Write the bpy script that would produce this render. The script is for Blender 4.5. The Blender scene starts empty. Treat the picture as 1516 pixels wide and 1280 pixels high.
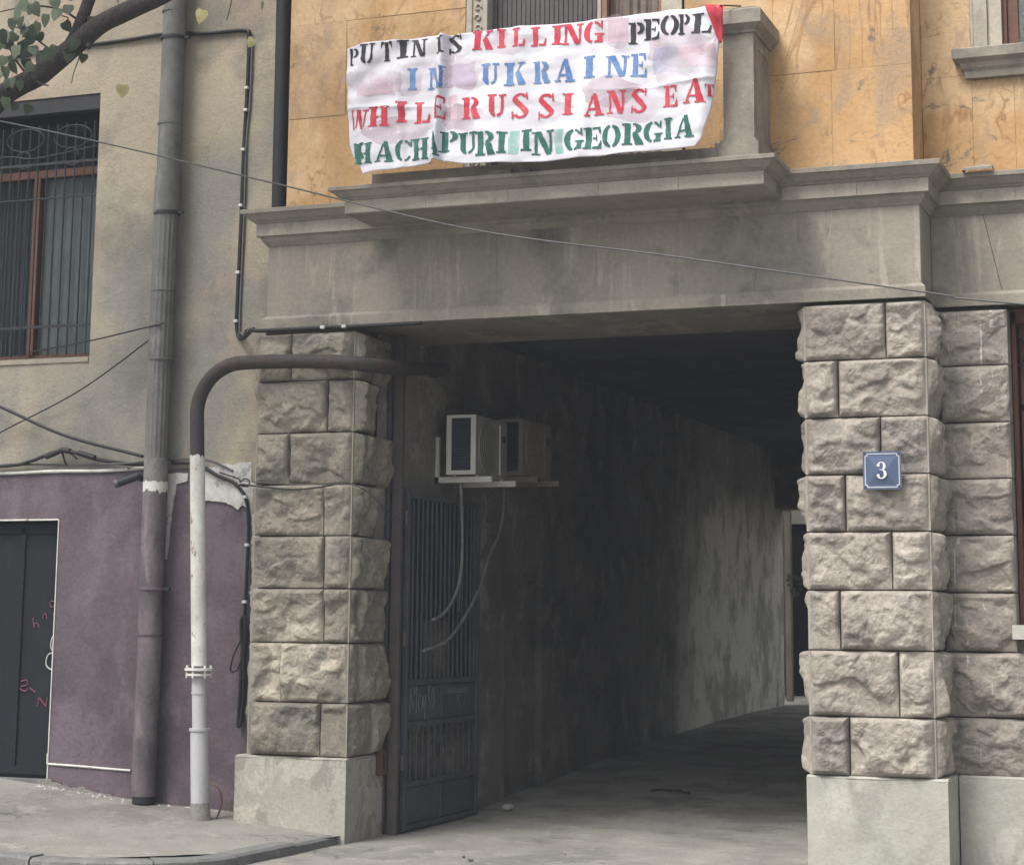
import bpy, math, random
import numpy as np
from mathutils import Vector, Matrix, noise
random.seed(7)
scene = bpy.context.scene
C = scene.collection
PI = math.pi

# ------------------------------------------------------------------ camera
yaw, pitch, roll = [math.radians(a) for a in (-20.70, 9.09, 0.52)]
F = Vector((math.sin(yaw)*math.cos(pitch), math.cos(yaw)*math.cos(pitch), math.sin(pitch)))
Rr = Vector((math.cos(yaw), -math.sin(yaw), 0))
Uu = Rr.cross(F)
R2 = Rr*math.cos(roll) + Uu*math.sin(roll)
U2 = -Rr*math.sin(roll) + Uu*math.cos(roll)
cd = bpy.data.cameras.new('camera')
cam = bpy.data.objects.new('camera', cd)
C.objects.link(cam)
M = Matrix((( R2.x, U2.x, -F.x, 5.664), (R2.y, U2.y, -F.y, -12.0), (R2.z, U2.z, -F.z, 1.484), (0, 0, 0, 1)))
cam.matrix_world = M
cd.sensor_fit = 'HORIZONTAL'
cd.sensor_width = 36
cd.lens = 2862.4/1516*36
cd.shift_x = (758-753.1)/1516
cd.shift_y = (460.7-640)/1516
cd.clip_start = 0.1
cd.clip_end = 2000
scene.camera = cam

# ------------------------------------------------------------------ light
SUN_EL, SUN_AZ = math.radians(57), math.radians(-152)
w = bpy.data.worlds.new('World')
scene.world = w
w.use_nodes = True
nt = w.node_tree
bg = nt.nodes['Background']
sky = nt.nodes.new('ShaderNodeTexSky')
sky.sky_type = 'NISHITA'
sky.sun_disc = False
sky.sun_elevation = SUN_EL
sky.sun_rotation = SUN_AZ
sky.dust_density = 4.0
hs = nt.nodes.new('ShaderNodeHueSaturation')       # overcast: a paler sky
hs.inputs['Saturation'].default_value = 0.22
nt.links.new(sky.outputs[0], hs.inputs['Color'])
nt.links.new(hs.outputs[0], bg.inputs['Color'])
bg.inputs['Strength'].default_value = 0.125
sd = bpy.data.lights.new('sun', 'SUN')
sd.energy = 2.4
sd.angle = math.radians(26)
sd.color = (1.0, 0.95, 0.87)
so = bpy.data.objects.new('sun', sd)
C.objects.link(so)
dirv = Vector((math.sin(SUN_AZ)*math.cos(SUN_EL), math.cos(SUN_AZ)*math.cos(SUN_EL), math.sin(SUN_EL)))
so.rotation_euler = dirv.to_track_quat('Z', 'Y').to_euler()
so.location = (0, -6, 12)
scene.view_settings.view_transform = 'Standard'
scene.view_settings.look = 'None'
scene.view_settings.gamma = 1
scene.view_settings.exposure = 0.88
scene.view_settings.use_curve_mapping = False

# ------------------------------------------------------------------ materials
MATS = {}
def mat(name, c1, c2=None, scale=3.0, rough=0.85, bump=0.3, bscale=60, fine=0.12, stain=None, stain2=None,
        orand=0.0, metal=0.0, bdist=0.01, vein=None, big=None, spec=0.3, lit_tone=None, crack=None, alpha=None):
    m = bpy.data.materials.new(name)
    m.use_nodes = True
    t = m.node_tree; N = t.nodes; Lk = t.links
    b = N['Principled BSDF']
    b.inputs['Roughness'].default_value = rough
    b.inputs['Metallic'].default_value = metal
    b.inputs['Specular IOR Level'].default_value = spec
    geo = N.new('ShaderNodeNewGeometry')
    pos = geo.outputs['Position']
    def noise_(sc, det=8, rg=0.6, vec=None, stretch=None, dist=0.0):
        v = vec or pos
        if stretch:
            mp = N.new('ShaderNodeMapping'); mp.inputs['Scale'].default_value = stretch
            Lk.new(v, mp.inputs['Vector']); v = mp.outputs[0]
        n = N.new('ShaderNodeTexNoise')
        n.inputs['Scale'].default_value = sc; n.inputs['Detail'].default_value = det
        n.inputs['Roughness'].default_value = rg; n.inputs['Distortion'].default_value = dist
        Lk.new(v, n.inputs['Vector'])
        return n.outputs['Fac']
    def adj(x): return .5+(x-.5)*.62
    def ramp(fac, a, bb):
        r = N.new('ShaderNodeMapRange'); r.inputs['From Min'].default_value = a; r.inputs['From Max'].default_value = bb
        Lk.new(fac, r.inputs['Value']); return r.outputs[0]
    def mix(fac, a, bb, mode='MIX'):
        x = N.new('ShaderNodeMix'); x.data_type = 'RGBA'; x.blend_type = mode
        if isinstance(fac, (int, float)): x.inputs[0].default_value = fac
        else: Lk.new(fac, x.inputs[0])
        for s, v in ((6, a), (7, bb)):
            if isinstance(v, tuple): x.inputs[s].default_value = (*v, 1)
            else: Lk.new(v, x.inputs[s])
        return x.outputs[2]
    def mth(op, a, bb):
        x = N.new('ShaderNodeMath'); x.operation = op
        for s, v in ((0, a), (1, bb)):
            if isinstance(v, (int, float)): x.inputs[s].default_value = v
            else: Lk.new(v, x.inputs[s])
        return x.outputs[0]
    c2 = c2 or tuple(v*0.8 for v in c1)
    col = mix(ramp(noise_(scale), 0.35, 0.65), c1, c2)
    if big:      # (colour, scale, lo, hi)
        col = mix(ramp(noise_(big[1], 5, .55, dist=.4), adj(big[2]), adj(big[3])), col, big[0])
    if vein:
        oi = N.new('ShaderNodeObjectInfo')
        off = N.new('ShaderNodeVectorMath'); off.operation = 'MULTIPLY_ADD'
        cx_ = N.new('ShaderNodeCombineXYZ')
        for i in range(3): Lk.new(mth('MULTIPLY', oi.outputs['Random'], (37., 11., 53.)[i]), cx_.inputs[i])
        Lk.new(pos, off.inputs[0]); off.inputs[1].default_value = (1, 1, 1); Lk.new(cx_.outputs[0], off.inputs[2])
        nf = noise_(vein[1], 5, .5, vec=off.outputs[0], stretch=(1.6, 1.6, .8), dist=.7)
        pp = mth('PINGPONG', mth('MULTIPLY', nf, vein[2]), 1.0)
        msk = ramp(noise_(2.0, 3, vec=off.outputs[0]), .42, .6)
        ln = mth('MULTIPLY', ramp(pp, .30, .0), msk)
        col = mix(mth('MULTIPLY', ln, .75), col, vein[0])
        col = mix(mth('MULTIPLY', ramp(noise_(3.2, 8, .75, vec=off.outputs[0], stretch=(1, 1, 1.6), dist=1.0), .60, .66), .85), col, vein[3])
    if stain:    # (colour, scale, lo, hi, stretch, strength)
        col = mix(mth('MULTIPLY', ramp(noise_(stain[1], 8, .65, stretch=stain[4]), adj(stain[2]), adj(stain[3])), stain[5]), col, stain[0])
    if stain2:
        col = mix(mth('MULTIPLY', ramp(noise_(stain2[1], 8, .7, stretch=stain2[4], dist=.5), adj(stain2[2]), adj(stain2[3])), stain2[5]), col, stain2[0])
    ck = None
    if crack:    # (scale, width, strength)
        wp = N.new('ShaderNodeVectorMath'); wp.operation = 'ADD'
        nz = N.new('ShaderNodeTexNoise'); nz.inputs['Scale'].default_value = 3.0; nz.inputs['Detail'].default_value = 6
        Lk.new(pos, nz.inputs['Vector'])
        sc_ = N.new('ShaderNodeVectorMath'); sc_.operation = 'SCALE'; sc_.inputs['Scale'].default_value = .55
        Lk.new(nz.outputs['Color'], sc_.inputs[0]); Lk.new(pos, wp.inputs[0]); Lk.new(sc_.outputs[0], wp.inputs[1])
        vo = N.new('ShaderNodeTexVoronoi'); vo.feature = 'DISTANCE_TO_EDGE'; vo.inputs['Scale'].default_value = crack[0]
        Lk.new(wp.outputs[0], vo.inputs['Vector'])
        cm = ramp(noise_(.9, 4, .5), .50, .56)
        ck = mth('MULTIPLY', mth('MULTIPLY', ramp(vo.outputs['Distance'], crack[1], 0.0), cm), crack[2])
        col = mix(ck, col, tuple(v*.3 for v in c1))
    if lit_tone:     # light painted into the colour, deeper in the passage: (colour, first metre, last height)
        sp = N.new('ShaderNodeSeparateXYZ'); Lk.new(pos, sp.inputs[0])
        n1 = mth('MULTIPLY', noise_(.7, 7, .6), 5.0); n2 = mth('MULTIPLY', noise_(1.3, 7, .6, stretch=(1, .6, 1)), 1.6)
        my = ramp(mth('ADD', sp.outputs[1], n1), lit_tone[1]+1.6, lit_tone[1]+3.6)
        mz = ramp(mth('ADD', sp.outputs[2], n2), lit_tone[2]+1.35, lit_tone[2]+.65)
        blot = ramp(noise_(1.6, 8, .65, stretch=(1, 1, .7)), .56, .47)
        col = mix(mth('MULTIPLY', mth('MULTIPLY', my, mz), mth('MULTIPLY_ADD', blot, .6)), col, lit_tone[0])
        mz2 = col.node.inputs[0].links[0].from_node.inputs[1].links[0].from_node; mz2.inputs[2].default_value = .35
    g = noise_(bscale*.8, 6, .7)
    fm = N.new('ShaderNodeMapRange'); fm.inputs['From Min'].default_value = .3; fm.inputs['From Max'].default_value = .7
    fm.inputs['To Min'].default_value = 1-fine*2; fm.inputs['To Max'].default_value = 1+fine
    Lk.new(g, fm.inputs['Value'])
    val = fm.outputs[0]
    if orand:
        oi2 = N.new('ShaderNodeObjectInfo')
        val = mth('MULTIPLY', val, mth('MULTIPLY_ADD', oi2.outputs['Random'], orand*2))
        val.node.inputs[1]
        mm = val.node.inputs[1].links[0].from_node; mm.inputs[2].default_value = 1-orand
    hv = N.new('ShaderNodeVectorMath'); hv.operation = 'SCALE'
    Lk.new(col, hv.inputs[0]); Lk.new(val, hv.inputs['Scale'])
    Lk.new(hv.outputs[0], b.inputs['Base Color'])
    if bump:
        bp = N.new('ShaderNodeBump'); bp.inputs['Strength'].default_value = bump; bp.inputs['Distance'].default_value = bdist
        hsum = mth('ADD', noise_(bscale, 8, .65), mth('MULTIPLY', noise_(bscale*.16, 7, .68), 2.4))
        Lk.new(hsum, bp.inputs['Height']); Lk.new(bp.outputs[0], b.inputs['Normal'])
    if alpha:
        Lk.new(mth('MULTIPLY', ramp(noise_(alpha[0], 4, .55), .34, .62), alpha[1]), b.inputs['Alpha'])
    MATS[name] = m
    return m

mat('rock_right', (.335,.302,.262), (.245,.222,.195), 6, .95, .45, 45, .12, ((.44,.40,.35), 6, .55, .66, (1,1,1), .6), ((.13,.122,.115), 2.6, .51, .67, (1,1,.8), .55), .13, bdist=.016)
mat('rock_left', (.275,.25,.205), (.19,.174,.147), 6, .95, .45, 45, .12, ((.37,.335,.27), 6, .55, .66, (1,1,1), .55), ((.10,.095,.088), 2.2, .51, .67, (1,1,.8), .55), .15, bdist=.016)
mat('rock_limewashed', (.28,.255,.21), (.20,.185,.155), 6, .95, .45, 45, .12, ((.45,.41,.33), 1.6, .52, .58, (1,1,1), .75), ((.11,.104,.096), 3.5, .54, .68, (1,1,1), .5), .05, bdist=.016)
mat('rock_dripped', (.335,.302,.262), (.245,.222,.195), 6, .95, .45, 45, .12, ((.135,.127,.12), 2.6, .51, .68, (1,1,1), .5), ((.60,.58,.54), 22, .67, .71, (1,1,.03), .7), .11, bdist=.016)
mat('margin_right', (.34,.31,.27), (.25,.23,.20), 9, .9, .3, 70, .1)
mat('margin_left', (.29,.265,.215), (.22,.2,.165), 9, .9, .3, 70, .1)
mat('limewash', (.6,.52,.36), (.45,.38,.26), 14, .9, .4, 80, .2)
mat('mortar', (.11,.1,.09), None, 8, .95, .4)
mat('plinth', (.39,.385,.345), (.33,.32,.285), 3, .9, .35, 45, .06, ((.235,.23,.205), 2.4, .52, .68, (1,1,.8), .5), ((.50,.49,.45), 2.0, .56, .64, (1,1,1), .4), .03)
mat('plinth_left', (.35,.335,.295), (.28,.268,.235), 3, .9, .4, 45, .09, ((.20,.19,.17), 2.2, .51, .55, (1,1,.8), .6), ((.44,.42,.37), 2.6, .56, .60, (1,1,1), .5), .03)
mat('frieze', (.275,.25,.21), (.215,.197,.168), 1.6, .9, .4, 40, .08, ((.075,.073,.072), .9, .50, .70, (1,1,1.2), .8), ((.36,.335,.285), 6, .58, .72, (1.4,1,.16), .55), .06)
mat('cornice', (.275,.25,.212), (.21,.193,.166), 3, .9, .35, 50, .07, ((.12,.112,.102), 4, .54, .72, (1,1,.6), .45), ((.35,.32,.27), 6, .62, .7, (1,1,1), .35), .05)
mat('cornice_pale', (.35,.32,.27), (.285,.26,.22), 3, .9, .35, 50, .07, ((.15,.14,.125), 5, .56, .7, (1,1,.5), .4), None, .05)
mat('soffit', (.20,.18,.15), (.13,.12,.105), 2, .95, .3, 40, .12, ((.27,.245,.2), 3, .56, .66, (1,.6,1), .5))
mat('yellow_stone', (.49,.315,.16), (.40,.24,.105), 1.7, .75, .35, 40, .08, ((.27,.205,.15), 1.3, .53, .68, (1,1,.7), .55), ((.27,.21,.16), 2.2, .56, .68, (1,1,.5), .55), .08, vein=((.24,.12,.05), .8, 34., (.11,.105,.10)), big=((.55,.39,.23), 1.0, .48, .66))
mat('jamb_stone', (.42,.385,.32), (.34,.31,.26), 4, .85, .3, 50, .08, ((.2,.18,.15), 6, .58, .7, (1,1,.3), .4))
mat('plaster', (.36,.315,.235), (.295,.262,.202), 1.4, .92, .5, 60, .08, ((.15,.143,.13), .8, .46, .62, (1,1,.7), .7), ((.36,.265,.205), 1.2, .53, .64, (1,1,.5), .5), big=((.225,.215,.19), .5, .45, .58), crack=(.8, .006, .35))
mat('purple_paint', (.112,.087,.101), (.088,.07,.083), 2.2, .75, .4, 45, .11, ((.175,.15,.17), 2.4, .54, .70, (1,1,.4), .45), ((.055,.045,.056), 1.3, .51, .62, (1,1,.7), .5), big=((.13,.10,.122), .8, .47, .55), crack=(1.3, .005, .5))
mat('mauve_pipe', (.15,.125,.135), (.11,.093,.102), 3, .6, .2, 45, .1, ((.24,.215,.22), 3, .54, .7, (1,1,.3), .6), ((.07,.06,.068), 3, .52, .64, (1,1,.6), .7))
mat('white_plaster', (.56,.55,.53), (.42,.41,.40), 6, .85, .4, 40, .1, ((.2,.19,.18), 7, .6, .68, (1,1,1), .6))
mat('white_paint', (.62,.61,.58), (.52,.51,.48), 8, .55, .15, 60, .06, ((.12,.07,.05), 9, .68, .72, (1,1,.7), .9), ((.38,.36,.33), 4, .56, .7, (1,1,.3), .5))
mat('grey_pipe', (.145,.145,.136), (.105,.106,.101), 5, .6, .15, 60, .1, ((.24,.235,.215), 6, .6, .72, (1,1,.3), .5), ((.055,.055,.055), 4, .56, .7, (1,1,.5), .5))
mat('pipe_band', (.2,.195,.185), (.14,.135,.13), 8, .8, .3)
mat('brown_pipe', (.05,.042,.04), (.038,.033,.032), 5, .75, .25, 50, .15, ((.09,.05,.038), 5, .58, .68, (1,1,1), .5))
mat('pvc', (.43,.43,.44), (.37,.37,.385), 5, .5, .08, 50, .04, ((.24,.24,.24), 5, .6, .75, (1,1,.4), .4))
mat('black_metal', (.018,.019,.022), (.026,.027,.03), 5, .6, .15, 60, .15)
mat('cable_black', (.02,.019,.021), None, 9, .55, .05)
mat('cable_grey', (.12,.12,.12), None, 9, .6, .05)
mat('wire_pale', (.10,.10,.10), None, 9, .6, .05)
mat('clip', (.6,.6,.58), None, 9, .5, 0)
mat('steel_gate', (.085,.092,.104), (.062,.067,.075), 6, .5, .2, 60, .15, ((.12,.095,.08), 5, .6, .7, (1,1,1), .5))
mat('gate_strip', (.036,.04,.047), (.026,.029,.034), 6, .6, .2, 60, .15, ((.07,.062,.058), 4, .56, .7, (1,1,.4), .5))
mat('post_paint', (.10,.085,.08), (.075,.066,.066), 5, .65, .2, 60, .15, ((.13,.075,.05), 6, .6, .7, (1,1,.5), .5))
mat('rust_box', (.13,.07,.045), (.09,.052,.036), 9, .8, .3)
mat('ac_white', (.66,.66,.62), (.6,.6,.56), 3, .45, .05, 60, .04, ((.4,.38,.34), 5, .6, .75, (1,1,.4), .4))
mat('ac_face', (.30,.29,.27), (.24,.23,.22), 3, .6, .05, 60, .05)
mat('ac_recess', (.25,.245,.23), None, 3, .6, 0)
mat('ac_dark', (.035,.045,.062), (.028,.035,.05), 12, .5, .2, 200, .1)
mat('hose', (.25,.25,.24), (.14,.14,.14), 8, .6, .1)
mat('tunnel_plaster', (.235,.222,.20), (.185,.175,.158), 1.3, .92, .6, 30, .12, ((.09,.088,.087), .8, .48, .66, (1,1,1.2), .65), ((.37,.345,.30), 2.6, .57, .66, (1,1,.7), .6), bdist=.02, crack=(1.1, .018, .7), lit_tone=((.72,.70,.62), 8.2, 2.6))  # far end of the wall painted paler in place of courtyard light
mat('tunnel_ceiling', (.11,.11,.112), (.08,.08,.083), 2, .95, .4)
mat('asphalt', (.25,.24,.22), (.195,.188,.175), 2.0, .93, .6, 90, .14, ((.14,.137,.13), 1.0, .52, .68, (1,1,1), .6), ((.36,.345,.315), 3.5, .57, .7, (1,1,1), .5), bdist=.01, crack=(.9, .014, .8), lit_tone=((.38,.37,.335), 1.0, 9))  # floor past the mouth painted paler, as if street light reached in
mat('pavement', (.25,.24,.22), (.20,.19,.175), 2.2, .93, .6, 90, .15, ((.135,.128,.12), 1.6, .52, .68, (1,1,1), .55), ((.36,.345,.31), 4.0, .60, .70, (1,1,1), .5), bdist=.01, crack=(1.0, .012, .8))
mat('kerb', (.17,.172,.172), (.125,.128,.13), 6, .9, .5, 60, .12, ((.26,.25,.235), 8, .6, .7, (1,1,1), .5))
mat('door_metal', (.008,.0115,.016), (.006,.008,.012), 3, .85, .15, 50, .12, ((.018,.021,.026), 5, .64, .74, (1,1,.4), .5))
mat('pink_spray', (.20,.07,.10), None, 30, .7, 0)
mat('white_spray', (.5,.5,.5), None, 30, .7, 0)
mat('grey_spray', (.20,.205,.21), None, 30, .7, 0)
mat('brown_wood', (.135,.062,.04), (.1,.046,.03), 8, .55, .2, 60, .1, None, None)
mat('old_wood', (.27,.145,.09), (.2,.105,.07), 8, .6, .2, 60, .1)
mat('curtain', (.16,.175,.17), (.125,.138,.136), 4, .8, .05, 60, .05)
mat('curtain_dark', (.04,.05,.055), (.03,.037,.042), 4, .8, .05)
mat('slat', (.085,.075,.075), (.065,.058,.06), 8, .6, .1)
mat('curtain_white', (.65,.64,.62), None, 4, .8, .05)
mat('curtain_beige', (.2,.165,.14), (.14,.115,.1), 9, .8, .05)
mat('dark_room', (.012,.013,.015), None, 4, .9, 0)
mat('cloth', (.575,.565,.62), (.52,.515,.57), 3, .85, .12, 120, .02)
mat('cloth_red', (.50,.05,.07), (.42,.045,.065), 9, .85, .05)
mat('ink_black', (.022,.022,.025), (.05,.05,.052), 12, .85, 0, 60, .1)
mat('ink_red', (.40,.028,.05), (.48,.08,.10), 12, .85, 0, 60, .08)
mat('ink_blue', (.085,.165,.36), (.14,.235,.43), 12, .85, 0, 60, .08)
mat('ink_green', (.026,.095,.08), (.045,.15,.125), 12, .85, 0, 60, .12)
mat('wash_pink', (0.6, 0.44, 0.5), (0.64, 0.48, 0.54), 5, .85, 0, 60, .02, alpha=(2.5, 0.8))
mat('wash_mauve', (0.48, 0.41, 0.52), (0.52, 0.45, 0.56), 5, .85, 0, 60, .02, alpha=(2.5, 0.7))
mat('wash_violet', (0.36, 0.37, 0.55), (0.4, 0.41, 0.59), 5, .85, 0, 60, .02, alpha=(2.5, 0.6))
mat('wash_teal', (0.18, 0.43, 0.37), (0.22, 0.47, 0.41), 5, .85, 0, 60, .02, alpha=(5, 0.95))
mat('enamel_blue', (.07,.098,.17), (.062,.088,.155), 3, .25, .02, 60, .02, spec=.5)
mat('enamel_white', (.8,.8,.8), None, 3, .25, 0, spec=.5)
mat('bark', (.062,.055,.052), (.04,.036,.035), 20, .9, .8, 60, .2, bdist=.02)
def leafmat(name, c):
    m = mat(name, c, tuple(v*.75 for v in c), 20, .6, .1, 60, .1, orand=.25)
    return m
leafmat('leaf_green', (.085,.11,.07)); leafmat('leaf_yellow', (.36,.33,.16)); leafmat('leaf_dark', (.05,.07,.045))
mat('rubble', (.48,.46,.41), (.38,.36,.32), 20, .9, .4)
mat('grit', (.22,.21,.19), (.12,.115,.11), 60, .9, 0)
mat('ac_shaded', (.33,.29,.24), (.27,.235,.2), 4, .7, .1)  # rear unit's browner, darker copy; passage shade is painted into it
mat('ac_shaded_trim', (.26,.23,.19), (.2,.175,.15), 4, .7, .1)
mat('cloth_halo', (.54,.37,.43), None, 9, .9, 0, alpha=(2.5, .36))
mat('courtyard_plaster', (.38,.37,.34), (.3,.29,.27), 2, .9, .3)
g = bpy.data.materials.new('glass'); g.use_nodes = True
gb = g.node_tree.nodes['Principled BSDF']
gb.inputs['Base Color'].default_value = (.8, .85, .86, 1); gb.inputs['Roughness'].default_value = .04
gb.inputs['Transmission Weight'].default_value = 1.0; gb.inputs['IOR'].default_value = 1.1
MATS['glass'] = g

# ------------------------------------------------------------------ mesh helpers
class MB:
    def __init__(s): s.v = []; s.f = []; s.m = []; s.sm = []
    def add(s, vs, fs, mi=0, smooth=False):
        b = len(s.v); s.v += [tuple(p) for p in vs]
        for f in fs: s.f.append(tuple(i+b for i in f)); s.m.append(mi); s.sm.append(smooth)
    def box(s, x0, x1, y0, y1, z0, z1, mi=0):
        vs = [(x, y, z) for x in (x0, x1) for y in (y0, y1) for z in (z0, z1)]
        s.add(vs, [(0,1,3,2),(4,6,7,5),(0,4,5,1),(2,3,7,6),(0,2,6,4),(1,5,7,3)], mi); return s
    def bbox(s, x0, x1, y0, y1, z0, z1, c=.004, mi=0):
        # box with chamfered long edges (octagonal in the two bigger directions)
        vs = []
        for ax_lo, k in ((z0, 0), (z0+c, 1), (z1-c, 1), (z1, 0)):
            q = 0 if k else c
            vs += [(x0+q+ (c if k else 0), y0+q, ax_lo), (x1-q-(c if k else 0), y0+q, ax_lo), (x1-q, y0+q+(c if k else 0), ax_lo), (x1-q, y1-q-(c if k else 0), ax_lo),
                   (x1-q-(c if k else 0), y1-q, ax_lo), (x0+q+(c if k else 0), y1-q, ax_lo), (x0+q, y1-q-(c if k else 0), ax_lo), (x0+q, y0+q+(c if k else 0), ax_lo)]
        fs = [tuple(range(7, -1, -1)), tuple(range(24, 32))]
        for r in range(3):
            for i in range(8):
                j = (i+1) % 8; fs.append((r*8+i, r*8+j, r*8+8+j, r*8+8+i))
        s.add(vs, fs, mi); return s
    def tube(s, path, r, seg=12, mi=0, cap=True, flute=0, fd=0):
        P = [Vector(p) for p in path]; n = len(P)
        T = [(P[min(i+1, n-1)]-P[max(i-1, 0)]).normalized() for i in range(n)]
        a = Vector((0, 0, 1)) if abs(T[0].z) < .9 else Vector((1, 0, 0))
        nx = T[0].cross(a).normalized(); vs = []
        for i in range(n):
            nx = (nx - T[i]*nx.dot(T[i])).normalized(); ny = T[i].cross(nx)
            rr = r[i] if isinstance(r, (list, tuple)) else r
            for k in range(seg):
                th = 2*PI*k/seg; q = rr*(1 + (fd*abs(math.sin(flute*th/2)) if flute else 0))
                vs.append(P[i]+nx*math.cos(th)*q+ny*math.sin(th)*q)
        fs = []
        for i in range(n-1):
            for k in range(seg):
                k2 = (k+1) % seg; fs.append((i*seg+k, i*seg+k2, (i+1)*seg+k2, (i+1)*seg+k))
        s.add(vs, fs, mi, True)
        if cap: s.add([vs[k] for k in range(seg)], [tuple(range(seg-1, -1, -1))], mi); s.add([vs[(n-1)*seg+k] for k in range(seg)], [tuple(range(seg))], mi)
        return s
    def grid(s, fn, nu, nv, mi=0, smooth=True, flip=False):
        vs = [fn(i/nu, j/nv) for j in range(nv+1) for i in range(nu+1)]
        fs = []
        for j in range(nv):
            for i in range(nu):
                a = j*(nu+1)+i; q = (a, a+1, a+nu+2, a+nu+1); fs.append(q[::-1] if flip else q)
        s.add(vs, fs, mi, smooth); return s
    def prism(s, poly, y0, y1, mi=0):      # polygon in x,z extruded in y
        n = len(poly)
        vs = [(x, y0, z) for x, z in poly]+[(x, y1, z) for x, z in poly]
        fs = [tuple(range(n)), tuple(range(2*n-1, n-1, -1))]+[(i, (i+1) % n+0, (i+1) % n+n, i+n)[::-1] for i in range(n)]
        s.add(vs, fs, mi); return s
    def build(s, name, mats, parent=None, loc=None):
        me = bpy.data.meshes.new(name)
        off = parent['_o'] if parent is not None and '_o' in parent else (0, 0, 0)
        off = Vector(off)
        if loc: off = Vector(loc)
        me.from_pydata([tuple(Vector(p)-off) for p in s.v], [], s.f)
        for mm in ([mats] if isinstance(mats, str) else mats): me.materials.append(MATS[mm])
        me.polygons.foreach_set('material_index', s.m)
        me.polygons.foreach_set('use_smooth', s.sm)
        me.update()
        o = bpy.data.objects.new(name, me); C.objects.link(o)
        if parent is not None: o.parent = parent; o['_o'] = tuple(off)
        else: o.location = off; o['_o'] = tuple(off)
        return o
def tag(o, label=None, cat=None, group=None, kind=None):
    for k, v in (('label', label), ('category', cat), ('group', group), ('kind', kind)):
        if v: o[k] = v
    return o
def empty(name, loc, label, cat, group=None):
    e = bpy.data.objects.new(name, None); e.location = loc; e.empty_display_size = .2; C.objects.link(e); e['_o'] = tuple(loc)
    return tag(e, label, cat, group)
def bez(pts, n=10):
    # Catmull-Rom through points
    P = [Vector(p) for p in pts]; out = []
    for i in range(len(P)-1):
        p0, p1, p2, p3 = P[max(i-1, 0)], P[i], P[i+1], P[min(i+2, len(P)-1)]
        for k in range(n):
            t = k/n
            out.append(.5*((2*p1)+(p2-p0)*t+(2*p0-5*p1+4*p2-p3)*t*t+(3*p1-p0-3*p2+p3)*t**3))
    out.append(P[-1]); return out
def sweep(mb, prof, path, mi=0, flip=False):
    # prof: (projection, z); path: plan polyline; projection to the right-hand side of travel
    n = len(path); nor = []
    for i in range(n-1):
        d = Vector((path[i+1][0]-path[i][0], path[i+1][1]-path[i][1])).normalized(); nor.append(Vector((d.y, -d.x)))
    rows = []
    for i in range(n):
        if i == 0: m = nor[0]
        elif i == n-1: m = nor[-1]
        else: m = (nor[i-1]+nor[i]); m = m/(m.dot(nor[i]))
        rows.append([(path[i][0]+m.x*p, path[i][1]+m.y*p, z) for p, z in prof])
    k = len(prof)
    for i in range(n-1):
        vs = rows[i]+rows[i+1]
        mb.add(vs, [(j, j+k, j+k+1, j+1) for j in range(k-1)], mi)
    mb.add(rows[0], [tuple(range(k))[::-1]], mi); mb.add(rows[-1], [tuple(range(k))], mi)
    return mb
# ------------------------------------------------------------------ ground
def lerp(a, b, t): return a+(b-a)*t
def pw(x, pts):
    if x <= pts[0][0]: return pts[0][1]
    for (a, b), (c, d) in zip(pts, pts[1:]):
        if x <= c: return lerp(b, d, (x-a)/(c-a))
    return pts[-1][1]
def road_z(x, y): return 0.0
m = MB()
m.add([(-300, -300, -.004), (300, -300, -.004), (300, 300, -.004), (-300, 300, -.004)], [(0, 1, 2, 3)])
tag(m.build('ground', 'asphalt'), kind='structure')
def rz(x, y): return .016+.010*noise.noise(Vector((x*.9, y*.9, 3)))+.004*noise.noise(Vector((x*5, y*5, 3)))+max(0, pw(y, FZ)-.03)
FZ = [(-1, .03), (1.8, .03), (2.6, .055), (4.5, .162), (6.9, .30), (10.4, .412), (13.3, .445), (40, .46)]
def rd(u, v):
    x = -7+18*u; y = -9+10*v
    return (x, y, rz(x, y))
m = MB(); m.grid(rd, 150, 90)
tag(m.build('road', 'asphalt'), kind='structure')
def fl(u, v):
    x = -.1+3.4*u; y = 1.0+12.5*v
    return (x, y, rz(x, y))
m = MB(); m.grid(fl, 40, 130)
m.grid(lambda u, v: (-4+14*u, (13.49 if .0 <= u else 0)+12*v, .425+.01*noise.noise(Vector((u*9, v*9, 1)))), 20, 20)
tag(m.build('passage_floor', 'asphalt'), kind='structure')
# pavement, falling towards the driveway, and its kerb stones
WALLP = [(-9, .55), (-3, .315), (-2.5, .27), (-1.75, .19), (-1.3, .167), (-.8, .145), (-.1, .07), (.3, .06)]
def pav_z(x, y):
    t = min(1, max(0, (y+2.1)/2.45))
    kz = pw(x, [(-9, .16), (-1.2, .10), (-.3, .085), (0, .07)])
    return lerp(kz, pw(x, WALLP), t)+.006*noise.noise(Vector((x*1.6, y*1.6, 5)))
edge = bez([(-7, -2.12, 0), (-3, -2.12, 0), (-1.3, -2.12, 0), (-.75, -2.1, 0), (-.35, -1.93, 0), (-.12, -1.6, 0), (-.06, -1.1, 0), (-.05, -.6, 0), (-.04, -.05, 0)], 8)
m = MB()
vs = []; fs = []
def pv(u, v):
    x = -7+6.98*(1-(1-u)**1.6); lo = -2.0
    # street edge of the pavement at this x
    yl = -1.98
    if x > -.95: yl = -1.98+ (0.95+x)**2*1.25 if x < -.2 else pw(x, [(-.2, -1.28), (-.16, -.9), (-.14, -.5), (-.02, -.05)])
    y = yl+(.36-yl)*v
    return (x, y, pav_z(x, y)+.003*noise.noise(Vector((x*9, y*9, 2))))
m.grid(pv, 130, 50)
pave = tag(m.build('pavement', 'pavement'), kind='structure')
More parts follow.
